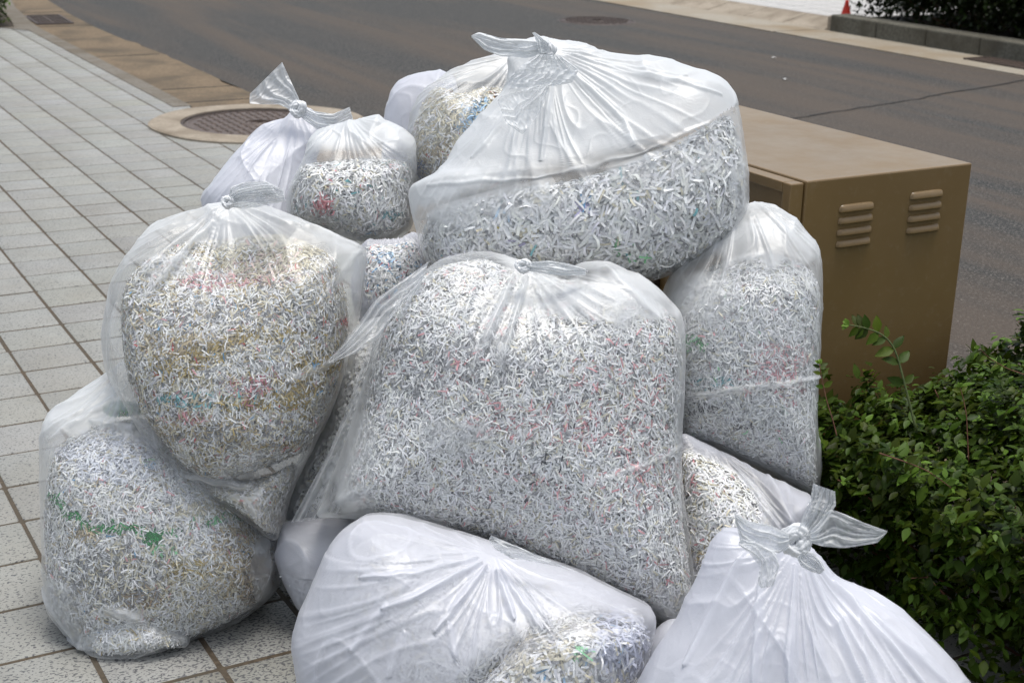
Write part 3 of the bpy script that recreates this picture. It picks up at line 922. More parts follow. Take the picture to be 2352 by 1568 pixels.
def fill(name, root, bl, film, seed, L=.017, Wd=.0028, cover=4.2, palette=(), clusters=(), gap=.004, grey=.16, lump=.010, core=.74, bend=.35, tilt=.25, flip=1.0):
    """paper filling one blob: a packed core plus loose strips over it"""
    r = np.random.default_rng(seed)
    na, nb = 180, 90
    x, y, wz = bl.surface(na, nb)
    lum = perlin(np.stack([x * 9 + seed, y * 9, wz * 9], -1)) * lump + perlin(np.stack([x * 22 + seed, y * 22, wz * 22], -1)) * lump * .45
    sc = 1 - np.abs(lum) / .3
    fx, fy = x * bl.k / bl.k, y
    wz = wz * sc
    # keep it inside its bag
    for fb in ([film] if film is not None else []):
        wd = bl.d - wz
        dx = (bl.cx - fb.cx) * bl.k; dy = (fb.cy - bl.cy) * bl.k
        rho = np.hypot(x + dx, y + dy) / fb.radius(np.arctan2(y + dy, x + dx))
        f = np.where(rho > .985, .985 / np.maximum(rho, .01), 1.0)
        x = (x + dx) * f - dx; y = (y + dy) * f - dy
        h = fb.height((x + dx) * fb.d / bl.d, (y + dy) * fb.d / bl.d)
        lim = (h - gap) - (fb.d - bl.d)
        wz = np.where(wz > 0, np.minimum(wz, np.maximum(lim, 0)), wz)
    V = bl.world(x, y, wz).reshape(-1, 3)
    V[:, 2] = np.maximum(V[:, 2], .010)
    F = grid_faces(na, nb)
    # sample the surface by area
    A = V[F[:, 0]]; B = V[F[:, 1]]; Cq = V[F[:, 2]]; D = V[F[:, 3]]
    nrm = np.cross(Cq - A, D - B); area = np.linalg.norm(nrm, axis=1) / 2
    cen = (A + B + Cq + D) / 4
    nrm /= (np.linalg.norm(nrm, axis=1)[:, None] + 1e-12)
    mid = bl.world(np.array(0.), np.array(0.), np.array(0.))
    s = np.sign(np.einsum('ij,ij->i', nrm, cen - mid)); nrm *= s[:, None]
    wt = area * np.where(nrm @ FWD < .25, 1.0, .12)
    n = int(wt.sum() * cover / (L * Wd * .85))
    idx = r.choice(len(F), n, p=wt / wt.sum())
    a, b = r.random((n, 1)), r.random((n, 1))
    P = A[idx] * (1 - a) * (1 - b) + B[idx] * a * (1 - b) + Cq[idx] * a * b + D[idx] * (1 - a) * b
    N = nrm[idx]
    depth = r.random((n, 1)) ** 1.3 * .012
    P = P - N * depth
    P[:, 2] = np.maximum(P[:, 2], .008)
    rel = P - CAM; dd = rel @ FWD
    px = 1176 + FOC * (rel @ RIGHT) / dd; py = 784 - FOC * (rel @ UP) / dd
    cols = strip_colors(r, n, px, py, palette, clusters, grey)
    SV, SF, SC = strips(r, P, N, L, Wd, cols, bend, tilt)
    # packed core just under the loose layer, dimmed to paint shade into the gaps
    vn = np.zeros_like(V)
    for q in range(4): np.add.at(vn, F[:, q], nrm * area[:, None])
    vn /= (np.linalg.norm(vn, axis=1)[:, None] + 1e-12)
    Vc = V - vn * .012
    rel = Vc - CAM; dd = rel @ FWD
    cc = strip_colors(np.random.default_rng(seed + 5), len(Vc), 1176 + FOC * (rel @ RIGHT) / dd, 784 - FOC * (rel @ UP) / dd, palette, clusters, .1) * core
    VV = np.concatenate([SV, Vc]); FF = np.concatenate([SF, F + len(SV)]); CC = np.concatenate([SC, cc])
    o = mesh_np(name, VV, FF, M['paper'], root, col=CC)
    o["kind"] = "stuff"
    return o

def film_mesh(root, bl, contents, knot, seed, haze=(.16, .62), pleat=.006, npl=46, kr=.16, na=420, nb=210, mat='film', taper=.65, patches=(), crumple=.006, name="film", kreach=.30, gapr=(.004, .035), creases=(), plh=1.0):
    r = np.random.default_rng(seed)
    x, y, wz = bl.surface(na, nb)
    kx, ky = bl.local(*knot) if knot else (0, 0)
    if knot:
        dk = np.hypot(x - kx, y - ky)
        wz = wz * (1 - taper * np.exp(-(dk / kr) ** 2))      # the same neck as bl.kn
    else:
        dk = np.full_like(x, 1.0)
    # haze from the gap between film and filling
    gap = np.full_like(x, .10)
    for cb in contents:
        dx = (bl.cx - cb.cx) * bl.k; dy = (cb.cy - bl.cy) * bl.k
        g = cb.gap((x + dx) * cb.d / bl.d, (y + dy) * cb.d / bl.d, wz - (bl.d - cb.d))
        if bl.kn is not None:      # the filling is pressed down below the gathered neck
            g = np.minimum(g, np.where(g < 0, 0, g))
        g = np.where(wz < 0, .012, g)
        gap = np.minimum(gap, np.maximum(g, 0))
    hz = haze[0] + (haze[1] - haze[0]) * sstep(gapr[0], gapr[1], gap)
    hz = np.where(wz < 0, np.minimum(hz, haze[0] + .1), hz)
    # pleats gathered into the knot
    side = np.where(wz >= 0, 1.0, 1.0)
    th = np.arctan2(y - ky, x - kx)
    disp = np.zeros_like(x)
    if knot:
        warp = perlin(np.stack([np.cos(th) * 2.2, np.sin(th) * 2.2, dk * 3.5 + seed], -1)) * 1.6
        q = th * npl * .85 + warp * 2.0 + perlin(np.stack([np.cos(th) * 7, np.sin(th) * 7, dk * 2.0 + seed + 9], -1)) * 2.4
        rid = (1 - np.abs(np.sin(q))) ** 2.2
        q2 = th * npl / 5 + warp * 3.1
        rid2 = (1 - np.abs(np.sin(q2))) ** 2.0
        live = sstep(-.25, .35, perlin(np.stack([np.cos(th) * 3 + 5, np.sin(th) * 3, dk * 5 + seed], -1)))
        env = np.minimum(dk / .07, 1) * np.exp(-(dk / kreach) ** 1.6)
        disp += pleat * env * (.7 * rid * live + .9 * rid2)
        hz = hz + plh * .20 * rid * live * np.exp(-(dk / (kreach * .9)) ** 1.5) * (dk > .01) + .10 * rid2 * np.exp(-(dk / kreach) ** 1.5) + .45 * np.exp(-(dk / .035) ** 2)
    # slack film: long shallow folds and sharper creases
    S = np.stack([x, y, wz], -1)
    slack = .35 + .65 * sstep(.006, .04, gap)
    n1 = perlin(S * np.array([7, 5, 6]) + seed)
    n2 = perlin(S * 17 + seed + 4.2); n3 = perlin(S * 34 + seed + 8.1)
    cre = (1 - np.abs(n1) * 2.2).clip(0, 1) ** 4 + .25 * (1 - np.abs(n2) * 2.6).clip(0, 1) ** 4
    disp += slack * (crumple * cre + crumple * .8 * perlin(S * 9 + seed + 2.7) + crumple * .2 * n2)
    hz += slack * .10 * (cre > .7)
    # named creases across the bag
    dxp = bl.cx + x / bl.k; dyp = bl.cy - y / bl.k
    for (ax, ay, bx, by, wd, am) in creases:
        t = np.clip(((dxp - ax) * (bx - ax) + (dyp - ay) * (by - ay)) / ((bx - ax) ** 2 + (by - ay) ** 2), 0, 1)
        wob = 5 * perlin(np.stack([t * 5, t * 0 + ax, t * 0 + seed], -1))
        dd = np.hypot(dxp - ax - t * (bx - ax), dyp - ay - t * (by - ay) + wob) / (wd * .7 * (.25 + np.sin(np.clip(t, .0, 1) * np.pi) ** .5))
        e = np.exp(-dd ** 2) * (wz > 0)
        disp += am * e; hz += .26 * e * min(1, abs(am) * 150)
    for (px, py, rx, ry, am) in patches:
        dd = ((dxp - px) / rx) ** 2 + ((dyp - py) / ry) ** 2 + .7 * perlin(np.stack([dxp / 45, dyp / 45, dxp * 0 + seed], -1))
        hz += am * (1 - sstep(.5, 1.25, dd)) * (wz > -.02)
    # push out along the pillow's normal
    R_ = np.hypot(x, y) + 1e-6
    nxn = x / R_ * (1 - np.abs(wz) / max(bl.T, bl.Tb)) ; nyn = y / R_ * (1 - np.abs(wz) / max(bl.T, bl.Tb)); nz = wz / max(bl.T, bl.Tb)
    ln = np.sqrt(nxn ** 2 + nyn ** 2 + nz ** 2) + 1e-6
    edge = 1 - .6 * (1 - np.abs(wz) / max(bl.T, bl.Tb)) ** 4
    x = x + nxn / ln * disp * edge; y = y + nyn / ln * disp * edge; wz = wz + nz / ln * disp
    V = bl.world(x, y, wz).reshape(-1, 3)
    V[:, 2] = np.maximum(V[:, 2], .003)
    o = mesh_np(name, V, grid_faces(na, nb), M[mat], root, smooth=True, attrs={"haze": np.clip(hz, 0, .97).ravel()})
    return o

def sheet_tail(root, left, right, depth, name="tail", seed=1, haze=.45, corr=.006, npl=5, mat='film', n=90, m=50, curl=.0, dend=None):
    """loose piece of film between two edges (photo positions), corrugated along its length, from the knot outwards"""
    r = np.random.default_rng(seed)
    def res(P, k):
        P = np.array(P, float); d = np.concatenate([[0], np.cumsum(np.hypot(*np.diff(P, axis=0).T))]); d /= d[-1]
        t = np.linspace(0, 1, k)
        Q = np.stack([np.interp(t, d, P[:, 0]), np.interp(t, d, P[:, 1])], -1)
        for _ in range(5): Q[1:-1] = (Q[:-2] + 2 * Q[1:-1] + Q[2:]) / 4
        return Q
    A = res(left, n); B = res(right, n)
    s = np.linspace(0, 1, m)[None, :, None]
    X = A[:, None] * (1 - s) + B[:, None] * s
    t = np.linspace(0, 1, n)[:, None] * np.ones((1, m)); ss = s[..., 0] * np.ones((n, 1))
    wob = perlin(np.stack([ss * 2.5, t * 2.2, ss * 0 + seed * 1.7], -1))
    q = ss * np.pi * npl + wob * 2.5 + seed
    rid = 1 - np.abs(np.sin(q))
    width = np.linalg.norm(B - A, axis=1)[:, None] * depth / FOC
    dz = corr * rid * np.minimum(1, width / .03) + curl * (ss - .5) ** 2 * 4 * np.sin(t * np.pi) + .005 * perlin(np.stack([ss * 3, t * 3, ss * 0 + seed], -1))
    dz += .002 * (1 - np.abs(perlin(np.stack([ss * 4, t * 9, ss * 0 + seed + 3], -1))) * 3).clip(0, 1)
    dd = depth + ((dend - depth) * t if dend else 0) - dz
    V = unproj(X[..., 0], X[..., 1], dd).reshape(-1, 3)
    V[:, 2] = np.maximum(V[:, 2], .004)
    hz = haze * 1.25 + .22 * rid ** 3 + .35 * (1 - sstep(0, .25, t)) + .10 * wob + .18 * (1 - sstep(0, .03, ss)) + .18 * sstep(.97, 1, ss)
    F = grid_faces(n, m, wrap=False)
    return mesh_np(name, V, F, M[mat], root, smooth=True, attrs={"haze": np.clip(hz, 0, .95).ravel()})

def knot_mesh(root, x, y, d, rx, ry, seed, mat='film_dense', rot=0.0, name="knot", haze=.82):
    """tight twisted knot: two crossing rolls of film, fluted along their length"""
    r = np.random.default_rng(seed)
    k = d / FOC; VV = []; FF = []; HH = []; off = 0
    o = unproj(x, y, d)
    for part in range(3):
        n, m = 70, 34
        t = np.linspace(0, 2 * np.pi, n, endpoint=False)
        a = rot + part * 1.15 + r.normal(0, .2)
        R1 = (rx * (.62, .50, .40)[part]) * k; R2 = (ry * (.60, .42, .55)[part]) * k
        cx = np.cos(t) * R1; cyy = np.sin(t) * R2; cz = np.sin(t * 2 + part) * .35 * R2
        C = np.stack([cx * np.cos(a) - cyy * np.sin(a), cx * np.sin(a) + cyy * np.cos(a), cz], -1)
        Tn = np.roll(C, -1, 0) - np.roll(C, 1, 0); Tn /= np.linalg.norm(Tn, axis=1)[:, None]
        Bn = np.cross(Tn, [0, 0, 1.0]); Bn /= np.linalg.norm(Bn, axis=1)[:, None]; Nn = np.cross(Bn, Tn)
        ph = np.linspace(0, 2 * np.pi, m, endpoint=False)
        TT, PH = np.meshgrid(t, ph, indexing='ij')
        rad = min(rx, ry) * k * .36 * (1 + .22 * np.sin(TT * 3 + part * 2)) * (1 + .32 * np.abs(np.sin(PH * 3 + TT * 2.5)) - .1 + .30 * perlin(np.stack([np.cos(TT) * 3, np.sin(TT) * 3 + PH, PH * 0 + seed + part], -1)))
        P = C[:, None] + Bn[:, None] * (np.cos(PH) * rad)[..., None] + Nn[:, None] * (np.sin(PH) * rad)[..., None]
        W = o + P[..., 0:1] * RIGHT + P[..., 1:2] * UP - P[..., 2:3] * FWD
        VV.append(W.reshape(-1, 3))
        i = np.arange(n); j = np.arange(m); I, J = np.meshgrid(i, j, indexing='ij')
        f = np.stack([I * m + J, ((I + 1) % n) * m + J, ((I + 1) % n) * m + (J + 1) % m, I * m + (J + 1) % m], -1).reshape(-1, 4)
        FF.append(f + off); off += n * m
        HH.append(np.full(n * m, haze))
    return mesh_np(name, np.concatenate(VV), np.concatenate(FF), M[mat], root, smooth=True, attrs={"haze": np.concatenate(HH)})

def bag(label, film_pts, c, d, T, seed, p=2.4, group="clear bags of shredded paper piled on the sidewalk"):
    base = unproj(c[0], max(q[1] for q in film_pts), d)
    root = thing("trash_bag", label, "trash bag", (base[0], base[1], max(base[2], 0.0)), group)
    return root, Blob(film_pts, c, d, T, p)

GOLD = (.42, .32, .12); TAN = (.52, .43, .28); CREAM = (.68, .63, .48); PINK = (.72, .36, .38); ROSE = (.55, .22, .26)
BLUE = (.16, .38, .62); LBLUE = (.42, .58, .74); TEAL = (.20, .45, .48); GREEN = (.03, .28, .07); LGREEN = (.25, .58, .30); RED = (.6, .10, .09)
YEL = (.62, .50, .10); BLK = (.04, .04, .05); GREY = (.32, .32, .33); VIO = (.45, .42, .62)

# ---- back row ------------------------------------------------------------------------------------
# milky bag seen behind the round cream one
rt, fb = bag("milky white bag at the very back, left of the bag of cream shreds",
             [(893, 225), (905, 200), (925, 182), (962, 169), (1019, 168), (1050, 200), (1040, 300), (1000, 420), (930, 440), (880, 380), (884, 300)], (962, 300), 3.62, .10, 21)
cb = Blob([(930, 330), (1000, 330), (1030, 380), (1000, 420), (930, 430), (900, 380)], (965, 380), 3.62, .08)
fill("shredded_paper", rt, cb, fb, 22, palette=[(CREAM, .1)])
film_mesh(rt, fb, [cb], None, 23, haze=(.45, .62), mat='film_blue', na=200, nb=100)

rt, fb = bag("upright milky bag with a twisted tail standing at the back left",
             [(684, 246), (712, 250), (735, 268), (750, 290), (738, 325), (722, 380), (715, 470), (700, 600), (600, 640), (505, 600), (478, 500), (474, 455), (492, 423), (510, 399), (536, 368), (560, 340), (589, 306), (618, 288), (655, 274)], (612, 440), 3.50, .17, 31)
cb = Blob([(560, 430), (640, 400), (690, 440), (690, 560), (600, 620), (520, 580), (505, 490)], (600, 510), 3.5, .13)
fill("shredded_paper", rt, cb, fb, 32, gap=.03)
film_mesh(rt, fb, [cb], (686, 252), 33, haze=(.60, .72), mat='film_blue', pleat=.006, npl=34, kreach=.38, kr=.20, patches=[(600, 400, 120, 160, .12)])
knot_mesh(rt, 684, 250, 3.42, 20, 20, 34)
sheet_tail(rt, [(694, 254), (686, 225), (672, 195), (658, 165), (648, 143)], [(670, 254), (640, 240), (600, 240), (573, 238), (574, 216)], 3.42, seed=3, haze=.42, npl=4, corr=.007)
sheet_tail(rt, [(690, 244), (725, 256), (765, 262), (803, 246)], [(690, 268), (730, 300), (770, 305), (812, 278)], 3.43, seed=5, haze=.55, npl=5, corr=.006)

rt, fb = bag("clear bag of cream and blue shreds at the back, half behind the top bag",
             [(1019, 179), (1067, 153), (1120, 134), (1175, 125), (1230, 150), (1250, 240), (1220, 380), (1150, 470), (1040, 480), (965, 440), (941, 385), (938, 310), (947, 255), (975, 210)], (1080, 310), 3.36, .15, 41)
cb = Blob([(1007, 205), (1060, 220), (1110, 205), (1165, 212), (1220, 260), (1210, 370), (1140, 460), (1050, 470), (980, 430), (955, 385), (948, 320), (957, 275), (980, 228)], (1080, 330), 3.36, .135)
fill("shredded_paper", rt, cb, fb, 42, L=.019, Wd=.0030, palette=[(CREAM, .34), (TAN, .10), (BLUE, .01), (RED, .01)],
     clusters=[(1100, 275, 60, 38, LBLUE, .5), (1010, 370, 50, 55, TAN, .4), (985, 400, 40, 30, GREY, .4), (1020, 270, 50, 60, CREAM, .3), (960, 390, 18, 30, (.15, .2, .35), .5)])
film_mesh(rt, fb, [cb], (1180, 130), 43, haze=(.10, .32), pleat=.007, npl=40, kreach=.33, patches=[(1090, 180, 90, 30, .2)])

rt, fb = bag("bag with an empty folded top and grey shreds, left of the top bag",
             [(866, 267), (890, 282), (925, 300), (950, 330), (955, 400), (950, 480), (940, 525), (900, 552), (830, 560), (760, 543), (700, 528), (668, 500), (665, 450), (678, 410), (700, 365), (714, 318), (755, 294), (810, 280)], (812, 430), 3.26, .155, 51)
cb = Blob([(700, 385), (760, 375), (850, 368), (935, 378), (950, 420), (944, 480), (935, 520), (900, 545), (830, 553), (760, 536), (702, 520), (674, 495), (672, 450), (682, 415)], (812, 460), 3.26, .145)
fill("shredded_paper", rt, cb, fb, 52, L=.018, Wd=.0030, palette=[(GREY, .08), (CREAM, .05), (TEAL, .012), (PINK, .01)],
     clusters=[(742, 466, 22, 16, PINK, .7), (905, 490, 26, 14, TEAL, .35), (800, 545, 60, 14, BLUE, .12), (730, 485, 30, 14, PINK, .3)])
film_mesh(rt, fb, [cb], (800, 268), 53, haze=(.10, .66), pleat=.004, npl=20, kreach=.2, taper=.55, kr=.15, crumple=.010, patches=[(810, 320, 100, 40, .15)])

rt, fb = bag("small patch of white bag with blue flecks between the left and centre bags",
             [(836, 560), (870, 552), (920, 548), (955, 535), (985, 560), (995, 640), (980, 720), (900, 760), (830, 740), (810, 650)], (900, 650), 3.14, .12, 61)
cb = Blob([(840, 570), (900, 562), (960, 560), (985, 640), (970, 715), (900, 745), (835, 725), (820, 650)], (900, 650), 3.14, .11)
fill("shredded_paper", rt, cb, fb, 62, L=.012, Wd=.0028, palette=[(LBLUE, .06), (BLUE, .012), (PINK, .04)], clusters=[(885, 600, 26, 20, LBLUE, .3)], grey=.06, core=.7)
film_mesh(rt, fb, [cb], (900, 500), 63, haze=(.38, .5), pleat=.010, npl=50, kreach=.30, mat='film_blue', na=260, nb=120)

# ---- right column --------------------------------------------------------------------------------
rt, fb = bag("tall bag of white shreds with pink bits standing beside the brown cabinet",
             [(1660, 520), (1700, 478), (1740, 470), (1790, 490), (1840, 528), (1868, 570), (1880, 620), (1879, 700), (1872, 830), (1868, 950), (1873, 1040), (1872, 1130), (1850, 1134), (1780, 1095), (1700, 1060), (1620, 1025), (1550, 1000), (1520, 900), (1505, 760), (1540, 640), (1600, 580)], (1700, 800), 2.98, .17, 71, p=2.7)
cb = Blob([(1590, 640), (1660, 600), (1720, 585), (1790, 590), (1850, 620), (1872, 680), (1868, 830), (1862, 950), (1864, 1050), (1862, 1120), (1845, 1122), (1780, 1085), (1700, 1052), (1620, 1018), (1560, 995), (1530, 900), (1520, 760), (1545, 680)], (1700, 820), 2.98, .180, 2.7)
fill("shredded_paper", rt, cb, fb, 72, L=.0155, Wd=.0026, palette=[(GREY, .05), (CREAM, .04), (PINK, .008), (LGREEN, .004), (BLK, .006)],
     clusters=[(1790, 820, 60, 34, PINK, .26), (1815, 895, 36, 34, ROSE, .20), (1590, 790, 40, 18, LGREEN, .3), (1640, 880, 60, 16, TEAL, .2), (1600, 940, 50, 16, BLK, .22), (1700, 975, 22, 16, BLK, .3), (1750, 860, 80, 14, PINK, .2)])
film_mesh(rt, fb, [cb], (1700, 440), 73, haze=(.12, .42), pleat=.006, npl=50, kreach=.36, taper=.3, patches=[(1730, 560, 130, 60, .34), (1600, 690, 70, 60, .2)],
          creases=[(1560, 905, 1868, 862, 9, .006), (1860, 1000, 1880, 1100, 12, .006)])

rt, fb = bag("slumped bag of pale shreds under the tall bag, beside the shrub",
             [(1560, 1000), (1610, 1012), (1660, 1038), (1750, 1085), (1830, 1122), (1860, 1138), (1855, 1180), (1835, 1240), (1800, 1330), (1700, 1420), (1600, 1440), (1545, 1380), (1530, 1250), (1535, 1100)], (1680, 1230), 2.86, .16, 81)
cb = Blob([(1565, 1030), (1620, 1045), (1680, 1075), (1740, 1120), (1770, 1180), (1760, 1260), (1740, 1340), (1690, 1400), (1600, 1425), (1553, 1370), (1540, 1250), (1545, 1110)], (1650, 1230), 2.86, .150)
fill("shredded_paper", rt, cb, fb, 82, L=.017, Wd=.0028, palette=[(CREAM, .10), (PINK, .01)], clusters=[(1620, 1290, 60, 40, TAN, .35), (1600, 1120, 30, 20, PINK, .12)], grey=.10)
film_mesh(rt, fb, [cb], (1620, 1004), 83, haze=(.26, .66), pleat=.007, npl=44, kreach=.33, mat='film_blue', creases=[(1760, 1090, 1800, 1230, 12, .006)])

# ---- behind the centre ---------------------------------------------------------------------------
rt, fb = bag("bag of small square paper chips wedged between left and centre bags",
             [(655, 1195), (662, 1120), (690, 1050), (740, 950), (775, 840), (840, 740), (930, 740), (970, 860), (990, 1050), (960, 1180), (860, 1240), (740, 1235)], (820, 1060), 2.98, .15, 91)
cb = Blob([(662, 1190), (672, 1125), (702, 1060), (752, 960), (788, 850), (848, 755), (922, 755), (955, 870), (975, 1050), (945, 1170), (860, 1225), (745, 1222)], (820, 1060), 2.98, .142)
fill("shredded_paper", rt, cb, fb, 92, L=.008, Wd=.0062, cover=2.6, palette=[(CREAM, .08), (GREY, .10)], core=.22, tilt=.6)
film_mesh(rt, fb, [cb], None, 93, haze=(.16, .4), na=220, nb=110)

rt, fb = bag("small milky bag on the tiles left of the big front milky bag",
             [(636, 1260), (642, 1222), (652, 1200), (700, 1190), (780, 1192), (860, 1210), (900, 1300), (860, 1400), (760, 1440), (702, 1405), (680, 1380), (655, 1335), (640, 1295)], (770, 1310), 2.84, .11, 101)
cb = Blob([(650, 1300), (720, 1310), (800, 1300), (860, 1330), (840, 1395), (760, 1428), (706, 1398), (684, 1372), (662, 1335)], (760, 1360), 2.84, .10)
fill("shredded_paper", rt, cb, fb, 102, gap=.008, palette=[(GREY, .12)])
film_mesh(rt, fb, [cb], None, 103, haze=(.42, .70), mat='film_blue', na=220, nb=110, crumple=.005)

# ---- top bag --------------------------------------------------------------------------------------
top_pts = [(1221, 88), (1290, 94), (1340, 100), (1390, 122), (1450, 130), (1511, 135), (1550, 148), (1590, 164), (1647, 188), (1680, 228), (1695, 275), (1705, 330), (1713, 390), (1716, 450), (1708, 500), (1685, 545), (1647, 577), (1587, 612), (1510, 640), (1400, 650), (1250, 652), (1100, 648), (1020, 640), (984, 612), (966, 560), (945, 488), (942, 440), (965, 420), (1000, 402), (1025, 375), (1047, 331), (1091, 283), (1127, 239), (1157, 205), (1167, 165), (1170, 125)]
rt, fb = bag("largest clear bag on top of the pile, knotted above a white empty upper half", top_pts, (1335, 400), 3.00, .235, 111, p=2.5)
fb.kn = (*fb.local(1252, 118), .72, .30)
cb = Blob([(990, 500), (1040, 480), (1110, 462), (1207, 438), (1290, 428), (1350, 416), (1450, 382), (1547, 342), (1607, 308), (1660, 272), (1690, 320), (1704, 390), (1706, 450), (1698, 500), (1675, 540), (1640, 570), (1583, 603), (1505, 632), (1400, 642), (1250, 644), (1100, 640), (1024, 632), (990, 606), (974, 556)], (1340, 510), 3.00, .236, 2.35)
fill("shredded_paper", rt, cb, fb, 112, L=.031, Wd=.0052, cover=4.6, palette=[(GREY, .05), (CREAM, .03), (TEAL, .004)], grey=.12, bend=.5, tilt=.35, lump=.014,
     clusters=[(1345, 462, 16, 14, BLUE, .35), (1335, 482, 16, 10, VIO, .4), (1160, 485, 30, 10, LBLUE, .3), (1150, 520, 12, 8, YEL, .4), (1180, 560, 60, 30, VIO, .05), (1450, 570, 60, 30, LGREEN, .06)])
film_mesh(rt, fb, [cb], (1252, 118), 113, haze=(.05, .66), pleat=.0050, npl=52, kreach=.46, kr=.30, taper=.72, na=640, nb=280, crumple=.0045, gapr=(.002, .045),
          patches=[(1330, 300, 330, 140, .12), (1120, 470, 170, 60, .22), (1030, 500, 80, 50, .2), (1690, 480, 30, 120, .1), (1500, 410, 220, 30, .12)],
          creases=[(990, 440, 1230, 430, 6, .003), (1230, 430, 1460, 375, 6, .0035), (1460, 375, 1610, 305, 6, .0035), (1290, 160, 1420, 300, 7, .006), (1420, 300, 1440, 360, 7, .005), (1240, 200, 1090, 380, 6, .005), (1270, 180, 1240, 390, 6, .006), (1330, 150, 1640, 240, 6, .004), (1310, 140, 1560, 200, 5, .004)])
knot_mesh(rt, 1254, 116, 2.86, 26, 20, 114, haze=.72)
sheet_tail(rt, [(1262, 92), (1200, 90), (1150, 88), (1100, 74), (1083, 82)], [(1258, 122), (1210, 134), (1150, 130), (1112, 115), (1083, 86)], 2.85, seed=11, haze=.62, npl=4, corr=.006)
sheet_tail(rt, [(1238, 122), (1232, 100), (1228, 84), (1222, 76)], [(1262, 122), (1262, 100), (1248, 88), (1228, 74)], 2.84, seed=13, haze=.6, npl=3, corr=.007)
sheet_tail(rt, [(1236, 124), (1200, 150), (1168, 180), (1166, 205)], [(1290, 130), (1330, 160), (1315, 190), (1275, 198)], 2.83, seed=17, haze=.5, npl=7, corr=.007)
sheet_tail(rt, [(1238, 195), (1190, 210), (1150, 222), (1142, 232)], [(1262, 200), (1240, 260), (1200, 310), (1162, 282)], 2.80, seed=19, haze=.28, npl=3, corr=.006)

# ---- centre bag -----------------------------------------------------------------------------------
cen_pts = [(975, 625), (1010, 600), (1062, 584), (1120, 579), (1175, 592), (1240, 612), (1300, 618), (1340, 606), (1385, 602), (1435, 620), (1490, 648), (1535, 692), (1562, 735), (1570, 800), (1566, 900), (1560, 990), (1563, 1100), (1572, 1200), (1588, 1310), (1594, 1380), (1572, 1425), (1545, 1432), (1500, 1412), (1400, 1362), (1300, 1316), (1200, 1272), (1120, 1240), (1000, 1214), (880, 1192), (800, 1184), (742, 1176), (750, 1140), (775, 1070), (805, 990), (835, 900), (852, 830), (868, 760), (890, 700), (930, 655)]
rt, fb = bag("large central bag of grey white shreds with pink bits under the top bag", cen_pts, (1200, 900), 2.76, .225, 121, p=2.8)
fb.kn = (*fb.local(1200, 612), .35, .12)
cb = Blob([(908, 700), (950, 655), (1010, 618), (1060, 604), (1120, 602), (1180, 622), (1260, 640), (1350, 650), (1440, 662), (1510, 700), (1550, 750), (1561, 810), (1557, 900), (1551, 990), (1555, 1100), (1563, 1200), (1578, 1310), (1582, 1375), (1563, 1410), (1542, 1416), (1500, 1398), (1400, 1348), (1300, 1302), (1200, 1258), (1120, 1226), (1000, 1200), (880, 1178), (815, 1165), (790, 1130), (805, 1060), (830, 980), (852, 900), (868, 830), (884, 760)], (1200, 910), 2.76, .240, 2.8)
fill("shredded_paper", rt, cb, fb, 122, L=.0170, Wd=.0027, cover=4.6, palette=[(GREY, .08), (CREAM, .05), (PINK, .018), (BLK, .004)], grey=.12, bend=.4, tilt=.25,
     clusters=[(1190, 960, 110, 50, PINK, .10), (1430, 900, 120, 90, PINK, .06), (1380, 1000, 150, 50, PINK, .08), (1350, 1130, 170, 60, PINK, .05), (1050, 860, 90, 60, PINK, .05), (1500, 1080, 60, 60, PINK, .08), (1150, 820, 120, 80, GREY, .25), (960, 850, 60, 90, GREY, .25), (1270, 1080, 60, 40, BLK, .05)])  # the two GREY clusters paint the top bag's shadow into the strip colours
film_mesh(rt, fb, [cb], (1200, 612), 123, haze=(.04, .40), pleat=.0032, plh=.45, npl=40, kreach=.36, kr=.12, taper=.35, na=560, nb=260, crumple=.007,
          patches=[(1410, 690, 150, 60, .48), (1270, 690, 90, 50, .32), (1150, 730, 40, 90, .22), (830, 1050, 60, 140, .15), (1060, 985, 90, 45, .22), (1520, 1360, 50, 40, .15), (900, 1180, 160, 24, .15), (1550, 900, 22, 260, .1)],
          creases=[(1180, 640, 1085, 860, 10, .007), (1100, 650, 1020, 900, 8, .005), (1210, 640, 1130, 900, 8, .006), (1300, 1100, 1560, 1015, 7, .006), (1380, 620, 1500, 740, 10, .006), (1130, 600, 960, 660, 8, .004)])
knot_mesh(rt, 1202, 611, 2.60, 22, 16, 124)
sheet_tail(rt, [(1210, 602), (1260, 598), (1310, 606), (1345, 618)], [(1210, 622), (1260, 630), (1300, 634), (1345, 632)], 2.60, seed=23, haze=.62, npl=4, corr=.008)
sheet_tail(rt, [(985, 600), (930, 640), (860, 690), (822, 745), (780, 800), (752, 828)], [(965, 660), (915, 710), (890, 745), (868, 778), (820, 810), (756, 834)], 2.62, seed=29, haze=.20, npl=4, corr=.006, dend=2.56)
sheet_tail(rt, [(900, 720), (850, 790), (800, 930), (755, 1040), (700, 1140), (668, 1200)], [(890, 800), (862, 900), (840, 1000), (815, 1090), (795, 1140), (770, 1185)], 2.68, seed=31, haze=.17, npl=5, corr=.007, dend=2.72)

green_line = []
gp = [(124, 1142), (150, 1168), (185, 1196), (215, 1216), (262, 1208), (312, 1216), (350, 1236), (392, 1222), (440, 1208), (500, 1196)]
for (x0_, y0_), (x1_, y1_) in zip(gp[:-1], gp[1:]):
    for t_ in (0, .33, .67):
        green_line.append((x0_ + (x1_ - x0_) * t_, y0_ + (y1_ - y0_) * t_ + 3 * math.sin(x0_ + t_ * 9), 15, 7.5 if x0_ < 360 else 5, GREEN, .55 if x0_ < 360 else .4))
